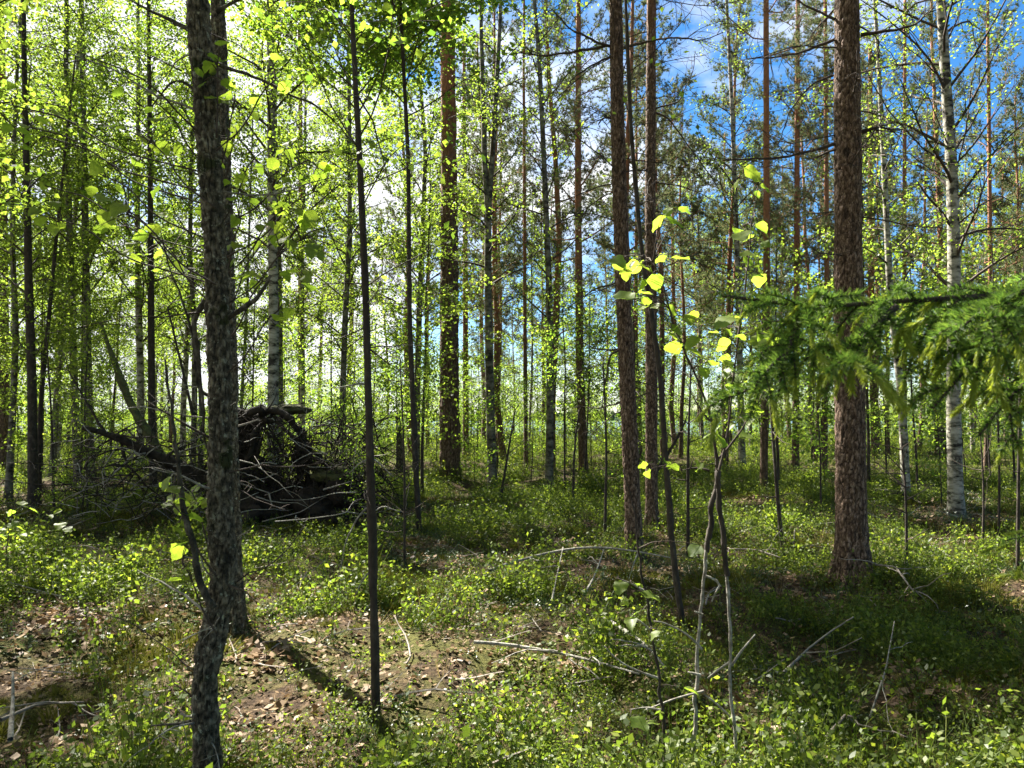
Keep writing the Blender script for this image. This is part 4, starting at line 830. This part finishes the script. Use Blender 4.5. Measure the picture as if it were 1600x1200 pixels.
for mm_, nk, gap, lk in mains:
  for k in range(nk):
    t = .16 + .80 * (k + g.uniform(0, 1)) / nk; a = int(t * (len(mm_) - 2)); p = mm_[a]
    if gap[0] < t < gap[1]: continue
    Ln = g.choice([.08, .13, .19, .27], p=[.25, .3, .25, .2]) * g.uniform(.8, 1.2) * (1.25 - .55 * t) * lk; side = (-1) ** k
    d0 = np.array([g.uniform(-1.2, -.2), side * g.uniform(.2, .9), g.uniform(-.65, .25)])
    c = curve(p, d0, Ln, 8, -1.1 * g.uniform(.15, 1.1), .06, g); spruce_twig(c, .0028, 1900, old); ends = [c]
    pl = np.cross(c[-1] - c[0], np.array([g.normal() * .4, g.normal() * .4, 1])); pl /= np.linalg.norm(pl) + 1e-9     # the flat spray: side twigs in one plane
    for s in range(int(Ln * 26)):
        u = .18 + .75 * (s + g.uniform(0, 1)) / max(1, int(Ln * 26)); i_ = int(u * 7); td = c[i_ + 1] - c[i_]; td /= np.linalg.norm(td)
        c2 = curve(c[i_] + (c[i_ + 1] - c[i_]) * (u * 7 - i_), td * .8 + pl * (1 if s % 2 else -1) * .8 + g.normal(size=3) * .12, Ln * .42 * (1.15 - u) + .02, 5, -.5, .06, g); spruce_twig(c2, .0016, 2000, old); ends.append(c2)
    for e in ends:
        if g.random() < .8: dd = e[-1] - e[-2]; shoot_pts.append((e[-1], dd / np.linalg.norm(dd)))
for k in range(34):
    p = main[int((.2 + .78 * k / 34) * (len(main) - 2))]; c = curve(p, (g.uniform(-1, -.3), g.normal() * .8, g.uniform(-.1, .5)), g.uniform(.04, .13), 5, -.6, .1, g); spruce_twig(c, .0018, 2000, old)
    if k % 2: shoot_pts.append((c[-1], (c[-1] - c[-2]) / np.linalg.norm(c[-1] - c[-2])))
for px, py in ((1235, 500), (1270, 490), (1300, 488), (1320, 505), (1340, 510), (1250, 520)): shoot_pts.append((at(px, py, YP - .03) - bp, np.array([-.5, -.1, -.7])))
tag(link('needles', old.mesh('needles', M['spruce_needle']), root), kind='stuff')
tag(link('twigs', wood.mesh('twigs', M['twig'], True), root), kind='stuff')
shoots = []
for v in range(3):
    sm = MB(); n = 90; z = np.linspace(0, 1, n); L0 = .034
    Pn = np.stack([0 * z, 0 * z, z * L0], -1); th = np.arange(n) * 2.4; Dn = np.stack([np.cos(th) * .55, np.sin(th) * .55, 0 * th + 1], -1)
    sm.needles(Pn, Dn, .011, .0022, 1, .1, v); sm.tube([(0, 0, 0), (0, 0, L0)], [.0022, .002], 5); shoots.append(sm.mesh('shoot', M['spruce_shoot']))
import mathutils
for k, (p, d) in enumerate(shoot_pts):
    o = link('shoot', shoots[k % 3], root, p); d = d + np.array([0, 0, -.5]); o.rotation_euler = mathutils.Vector(d).to_track_quat('Z', 'Y').to_euler(); s = g.choice([.7, 1.0, 1.6], p=[.3, .45, .25]); o.scale = (s, s, s)
# low tip of the same spruce, and a spray at the upper right
for pts in ([(1700, 900), (1640, 850), (1600, 838), (1570, 845)], [(1700, 960), (1640, 900), (1600, 880), (1585, 900)]):
    c = np.array([at(x, y, 1.75) - bp for x, y in pts])
    for e in range(6):
        i = e % 3 + 1; o = link('shoot', shoots[e % 3], root, c[i] + g.normal(size=3) * .012); o.rotation_euler = (pi * .6, g.uniform(-.6, .6), g.uniform(0, 6)); o.scale = (1.1,) * 3
    m_ = MB(); wood = m_; nm = MB(); spruce_twig(np.concatenate([[np.array([0, 0, .75])], c]), .003, 900, nm); tag(link('twigs', m_.mesh('twigs', M['twig'], True), root), kind='stuff'); tag(link('needles', nm.mesh('needles', M['spruce_needle']), root), kind='stuff')

# ------------------------------------------------------------------ fallen dead branches on the floor
def floor_branch(pts, r, lab, m='lichen_twig', subs=4, seed=0, lift=.09):
    g = np.random.default_rng(seed); P = np.array([ground_at(p[0], p[1]) + [0, 0, (p[2] if len(p) > 2 else .05) + lift] for p in pts]); b = P[0].copy(); root = empty('fallen_branch', b); tag(root, lab, 'branch', 'dead branches lying on the forest floor')
    Q = resample(P - b, .05); m_ = MB(); m_.tube(Q, np.linspace(r, r * .45, len(Q)), 7, True, trunk_disp(.3, 30, 30, seed)); link('stem', m_.mesh('stem', M[m], True), root)
    for k in range(subs):
        c = curve(Q[g.integers(2, len(Q) - 1)], g.normal(size=3) * [1, 1, .3] + [0, 0, .1], g.uniform(.15, .5), 6, -.2, .18, g); m_ = MB(); m_.tube(c, np.linspace(r * .5, r * .2, 7), 5); link('twig', m_.mesh('twig', M[m], True), root)
floor_branch([(740, 1040), (820, 1045), (880, 1058), (940, 1075), (1000, 1095)], .012, 'long grey dead branch lying left of the twin lichened stems', seed=1)
floor_branch([(765, 935, .15), (800, 920, .15), (850, 910, .17), (900, 903, .2), (960, 905, .2), (1050, 915, .15)], .014, 'pale lichened branch lying level across the bilberries before the pine pair', seed=2, subs=3)
floor_branch([(862, 970, .05), (868, 945, .1), (880, 905, .2)], .010, 'short pale branch hanging to the moss under the level branch', seed=3, subs=1)
floor_branch([(912, 960, .05), (930, 935, .1), (945, 905, .2)], .010, 'short crooked pale branch right of the hanging one', seed=4, subs=1)
floor_branch([(945, 1010, .1), (980, 1035, .1), (1010, 1058, .1), (1040, 1085, .05)], .014, 'lichen-crusted stick propped beside the dark aspen shoot', seed=5, subs=2)
floor_branch([(1225, 1090, .05), (1265, 1060, .1), (1300, 1045, .15), (1335, 1035, .2)], .010, 'smooth grey stick in the dark shade on the right', 'dead_wood', seed=6, subs=1)
floor_branch([(1350, 910, .08), (1400, 925, .12), (1430, 955, .05)], .012, 'dry forked branch at the foot of the thick scaly pine', 'dead_wood', seed=7, subs=8)
floor_branch([(1140, 885, .1), (1180, 885, .1), (1220, 900, .08)], .010, 'bare dead branch left of the thick scaly pine', 'dead_wood', seed=8, subs=4)
floor_branch([(1290, 1195, .03), (1325, 1175, .1), (1350, 1190, .03)], .010, 'curved dead twig at the bottom edge among bright bilberry', 'dead_wood', seed=9, subs=1)
floor_branch([(0, 1165, .03), (60, 1140, .04), (130, 1135, .03)], .009, 'thin dead twig lying at the lower left', 'dead_wood', seed=10, subs=2)
floor_branch([(1355, 775, .05), (1400, 785, .12), (1440, 800, .05)], .03, 'dark dead limb lying right of the thick scaly pine', 'root', seed=11, subs=3)
floor_branch([(1360, 1155, .02), (1385, 1120, .15), (1400, 1080, .3)], .006, 'upright bare twig in the shade at the lower right', 'lichen_twig', seed=12, subs=2)
floor_branch([(15, 1195, .02), (18, 1170, .12), (17, 1150, .22)], .012, 'short upright dead stub in the lower left corner', 'lichen_twig', seed=13, subs=0)
floor_branch([(430, 840, .1), (480, 850, .2), (540, 852, .25), (552, 830, .3)], .008, 'pale drooping dead twig before the root plate', 'lichen_twig', seed=14, subs=3)
# thin bare understorey stems
bare = [((1225, 880), (1215, 780), (1205, 640), (1190, 500)), ((1415, 905), (1418, 800), (1408, 680)), ((1560, 850), (1562, 740), (1556, 560), (1550, 380)), ((632, 890), (632, 720), (625, 560)), ((780, 790), (795, 700), (805, 640)), ((895, 800), (897, 700), (905, 640)),
        ((1075, 870), (1075, 700), (1080, 560)), ((1590, 900), (1592, 700), (1598, 420)), ((945, 840), (948, 700), (942, 560)), ((85, 800), (80, 640), (72, 520)), ((330, 800), (300, 640), (262, 480)), ((1010, 760), (1050, 700), (1070, 660)), ((1480, 720), (1465, 560), (1462, 400)), ((1535, 870), (1538, 760), (1530, 660))]
for i, pts in enumerate(bare):
    bb = ground_at(*pts[0]); px = pts[1][0]; left = [k for k in KEY if k[0] <= px]; root = empty('bare_sapling', bb)
    k_ = ('bare', left[-1][1] if left else 'edge'); used_lab[k_] = used_lab.get(k_, 0) + 1
    tag(root, f"bare dark sapling, {ORD[used_lab[k_]-1]} one right of the {left[-1][1] if left else 'edge'}", 'sapling', 'thin bare saplings')
    P = np.array([np.zeros(3)] + [at(x, y, bb[1]) - bb for x, y in pts[1:]]); Q = resample(P, .1); m_ = MB(); r = random.uniform(4.0, 8) / 2 * bb[1] / F; m_.tube(Q, np.linspace(r, r * .4, len(Q)), 7, True, trunk_disp(.15, 20, 20, i)); link('stem', m_.mesh('stem', M['dark_bark'], True), root)
    m_ = MB(); gg = np.random.default_rng(i)
    for k in range(12):
        a = gg.integers(len(Q) // 4, len(Q)); m_.tube(curve(Q[a], gg.normal(size=3) * [1, 1, .4] + [0, 0, .5], gg.uniform(.2, .6), 5, .1, .12, gg), np.linspace(r * .35, .0015, 6), 3)
    tag(link('twigs', m_.mesh('twigs', M['twig'], True), root), kind='stuff')

# ------------------------------------------------------------------ ground cover (stuff): points that carry sprigs
def gn_scatter(name, protos, pts, rot, scl, idx, label, cat):
    col = bpy.data.collections.new(name + '_kinds')
    for i, me in enumerate(protos): col.objects.link(bpy.data.objects.new(f'{name}_kind_{i:02d}', me))
    me = bpy.data.meshes.new(name); me.vertices.add(len(pts)); me.vertices.foreach_set('co', pts.astype(np.float32).reshape(-1))
    a = me.attributes.new('rot', 'FLOAT_VECTOR', 'POINT'); a.data.foreach_set('vector', rot.astype(np.float32).reshape(-1))
    a = me.attributes.new('scl', 'FLOAT', 'POINT'); a.data.foreach_set('value', scl.astype(np.float32))
    a = me.attributes.new('idx', 'INT', 'POINT'); a.data.foreach_set('value', idx.astype(np.int32))
    me.update(); o = link(name, me)
    ng = bpy.data.node_groups.new(name, 'GeometryNodeTree'); ng.interface.new_socket('Geometry', in_out='INPUT', socket_type='NodeSocketGeometry'); ng.interface.new_socket('Geometry', in_out='OUTPUT', socket_type='NodeSocketGeometry')
    n, l = ng.nodes, ng.links; gi = n.new('NodeGroupInput'); go = n.new('NodeGroupOutput')
    ip = n.new('GeometryNodeInstanceOnPoints'); ci = n.new('GeometryNodeCollectionInfo'); ci.inputs['Collection'].default_value = col; ci.inputs['Separate Children'].default_value = True; ci.inputs['Reset Children'].default_value = True
    def na(nm, ty): x = n.new('GeometryNodeInputNamedAttribute'); x.data_type = ty; x.inputs['Name'].default_value = nm; return x.outputs['Attribute']
    l.new(gi.outputs[0], ip.inputs['Points']); l.new(ci.outputs[0], ip.inputs['Instance']); ip.inputs['Pick Instance'].default_value = True
    l.new(na('idx', 'INT'), ip.inputs['Instance Index']); l.new(na('scl', 'FLOAT'), ip.inputs['Scale'])
    er = n.new('FunctionNodeEulerToRotation'); l.new(na('rot', 'FLOAT_VECTOR'), er.inputs[0]); l.new(er.outputs[0], ip.inputs['Rotation'])
    l.new(ip.outputs[0], go.inputs[0]); md = o.modifiers.new('scatter', 'NODES'); md.node_group = ng
    return tag(o, label, cat, kind='stuff')

def sprig(seed, m, h=.2, nb=5, nl=26, leaf=.022, wid=.62, spread=.09):
    g = np.random.default_rng(seed); mb = MB(); P = []
    for b in range(nb):
        c = curve((g.normal() * .02, g.normal() * .02, -.03), (g.normal() * .45, g.normal() * .45, 1), h * g.uniform(.6, 1.15), 5, .2, .14, g); mb.tube(c, np.linspace(.0018, .0009, 6), 3, False)
        t = g.uniform(1.2, 4.999, nl // nb); a = t.astype(int); P.append(c[a] + (c[a + 1] - c[a]) * (t - a)[:, None] + g.normal(size=(len(t), 3)) * [.014, .014, .01])
    mb.leaves(np.concatenate(P), leaf, .7, wid, seed); return mb.mesh('sprig', m)
BIL = [sprig(s, M['bilberry_leaf'], h, nb, nl, lf) for s, h, nb, nl, lf in ((1, .25, 6, 42, .026), (2, .32, 7, 54, .025), (3, .21, 5, 34, .027), (4, .36, 8, 60, .027), (5, .17, 5, 32, .024))]
LIN = [sprig(s, M['lingon_leaf'], .11, 5, 34, .018, .5) for s in (11, 12, 13)]
def tuft(seed, m, n, h, w, sp):
    g = np.random.default_rng(seed); mb = MB(); P = g.normal(size=(n, 3)) * [.03, .03, 0]; D = np.tile([0, 0, 1.0], (n, 1)); mb.needles(P, D, h, w, 1, sp, seed); return mb.mesh('tuft', m)
GRS = [tuft(s, M['dry_grass'], 14, .2, .003, .5) for s in (1, 2)]
MOS = [tuft(s, M['moss'], 60, .045, .006, .7) for s in (3, 4, 5)]
def litter(seed):
    g = np.random.default_rng(seed); mb = MB(); n = 7; P = g.normal(size=(n, 3)) * [.06, .06, .008]; P[:, 2] = np.abs(P[:, 2]) + .004; mb.leaves(P, .042, 1.2, .7, seed); return mb.mesh('litter', M['litter_leaf'])
LIT = [litter(s) for s in (21, 22, 23, 24)]
def stick(seed):
    g = np.random.default_rng(seed); mb = MB(); c = curve((0, 0, .015), (1, 0, .1), .3, 5, -.1, .15, g); mb.tube(c, np.linspace(.004, .002, 6), 4); mb.tube(curve(c[2], (1, 1, .2), .1, 3, 0, .1, g), np.linspace(.002, .001, 4), 3); return mb.mesh('stick', M['dead_wood'])
STK = [stick(s) for s in (1, 2, 3)]

def field(n, ylo, yhi, g, pw=2.0):
    y = (ylo ** (1 / pw) + (yhi ** (1 / pw) - ylo ** (1 / pw)) * g.random(n)) ** pw if False else ylo + (yhi - ylo) * g.random(n)
    half = .78 * y + .8; keep = g.random(n) < half / (.78 * yhi + .8); y = y[keep]; half = half[keep]; x = (g.random(len(y)) * 2 - 1) * half
    return x, y
def patch(x, y, px, py, rx, ry):           # a worn patch, given where it is seen
    c = ground_at(px, py); a = ground_at(px + rx, py); b1 = ground_at(px, py + ry); b0 = ground_at(px, py - ry)
    return np.exp(-(((x - c[0]) / abs(a[0] - c[0])) ** 2 + ((y - c[1]) / max(.3, (b0[1] - b1[1]) / 2)) ** 2) ** 1.5)
def bare_amount(x, y):
    v = np.zeros_like(x)
    for p in ((640, 1015, 260, 65), (440, 1040, 130, 60), (110, 975, 150, 35), (60, 1115, 150, 60), (880, 1010, 120, 50), (260, 1020, 70, 40), (1270, 950, 110, 28), (520, 810, 80, 20), (1560, 1095, 90, 25), (1500, 850, 80, 12), (40, 920, 50, 14), (480, 930, 60, 18), (720, 760, 60, 10), (420, 1150, 90, 40), (870, 1040, 60, 20), (1230, 860, 60, 14), (460, 790, 120, 20)):
        v = np.maximum(v, patch(x, y, *p))
    return v
def cover(name, protos, n, ylo, yhi, dens, scl, seed, label, cat, tilt=.25, lift=0.0):
    g = np.random.default_rng(seed); x, y = field(n, ylo, yhi, g); d = dens(x, y); k = g.random(len(x)) < d; x, y = x[k], y[k]
    P = np.stack([x, y, gh(x, y) + lift], -1); m = len(x); big = .6 + .8 * np.clip((fbm(x * 1.9 + seed, y * 1.9) - .35) * 2.6, 0, 1)
    rot = np.stack([g.normal(size=m) * tilt, g.normal(size=m) * tilt, g.uniform(0, 6.28, m)], -1); s = g.uniform(scl[0], scl[1], m) * big * (1 + np.clip((y - 10) / 30, 0, 1) * .6)
    gn_scatter(name, protos, P, rot, s, g.integers(0, len(protos), m), label, cat); return m
bil_n = lambda x, y: np.clip((fbm(x * 1.0 + 40, y * 1.0 + 11) - .45) * 7, .0, 1)
dn = lambda x, y: np.clip(bil_n(x, y) + np.clip((4.1 - y) / .4, 0, 1) * (x > -1.1) * .9, 0, 1) * (1 - .95 * bare_amount(x, y))
cnt = []
cnt.append(cover('bilberry_undergrowth', BIL, 9500, 2.2, 7, dn, (.75, 1.25), 1, 'bright green bilberry shrubs carpeting the near forest floor', 'bilberry'))
cnt.append(cover('bilberry_undergrowth', BIL, 32000, 7, 20, lambda x, y: dn(x, y), (.8, 1.3), 2, 'low bilberry carpet between the pines in the middle distance', 'bilberry'))
cnt.append(cover('bilberry_undergrowth', BIL, 36000, 20, 50, lambda x, y: np.clip(bil_n(x, y) + .45, 0, 1), (.9, 1.4), 3, 'sunny yellow-green bilberry carpet far back towards the lake', 'bilberry'))
cnt.append(cover('lingonberry_undergrowth', LIN, 24000, 2.2, 16, lambda x, y: np.clip(1.1 - bil_n(x, y) * .6, 0, 1) * (1 - .85 * bare_amount(x, y)) * .8, (.8, 1.4), 4, 'dark glossy lingonberry between the bilberry shrubs', 'lingonberry'))
cnt.append(cover('leaf_litter', LIT, 60000, 2.2, 16, lambda x, y: .45 + .65 * bare_amount(x, y), (.7, 1.2), 5, 'brown fallen leaves lying on the forest floor', 'leaf litter', .15))
cnt.append(cover('moss_undergrowth', MOS, 22000, 2.2, 15, lambda x, y: np.clip((fbm(x * .9 + 4, y * .9) - .42) * 4, 0, 1) * .9, (.8, 1.8), 6, 'olive moss cushions between litter and shrubs', 'moss', .15))
cnt.append(cover('dry_grass', GRS, 4500, 2.4, 25, lambda x, y: .2 + .5 * bare_amount(x, y), (.6, 1.3), 7, 'dry straw-coloured grass blades on the forest floor', 'grass', .3))
cnt.append(cover('twig_litter', STK, 4200, 2.2, 14, lambda x, y: .3 + .5 * bare_amount(x, y), (.5, 1.5), 8, 'small dead twigs strewn over the forest floor', 'twigs', .12))
g = np.random.default_rng(77); y = g.uniform(43, 53, 420); x = g.uniform(-1, 1, 420) * (.8 * y)
gn_scatter('shore_thicket', [[c for c in t.children if c.name.startswith('crown')][0].data for t in SAPS[:4]], np.stack([x, y, gh(x, y)], -1), np.stack([0 * x, 0 * x, g.uniform(0, 6.28, 420)], -1), g.uniform(.35, .85, 420), g.integers(0, 4, 420), 'low leafy thicket along the lake shore', 'thicket')
y = g.uniform(43, 50, 1500); x = g.uniform(-1, 1, 1500) * (.8 * y)
gn_scatter('shore_scrub', BIL, np.stack([x, y, gh(x, y)], -1), np.stack([0 * x, 0 * x, g.uniform(0, 6.28, 1500)], -1), g.uniform(3, 6.5, 1500), g.integers(0, 5, 1500), 'waist-high scrub along the lake shore', 'scrub')
print('COVER', cnt, sum(len(m.polygons) for m in bpy.data.meshes))
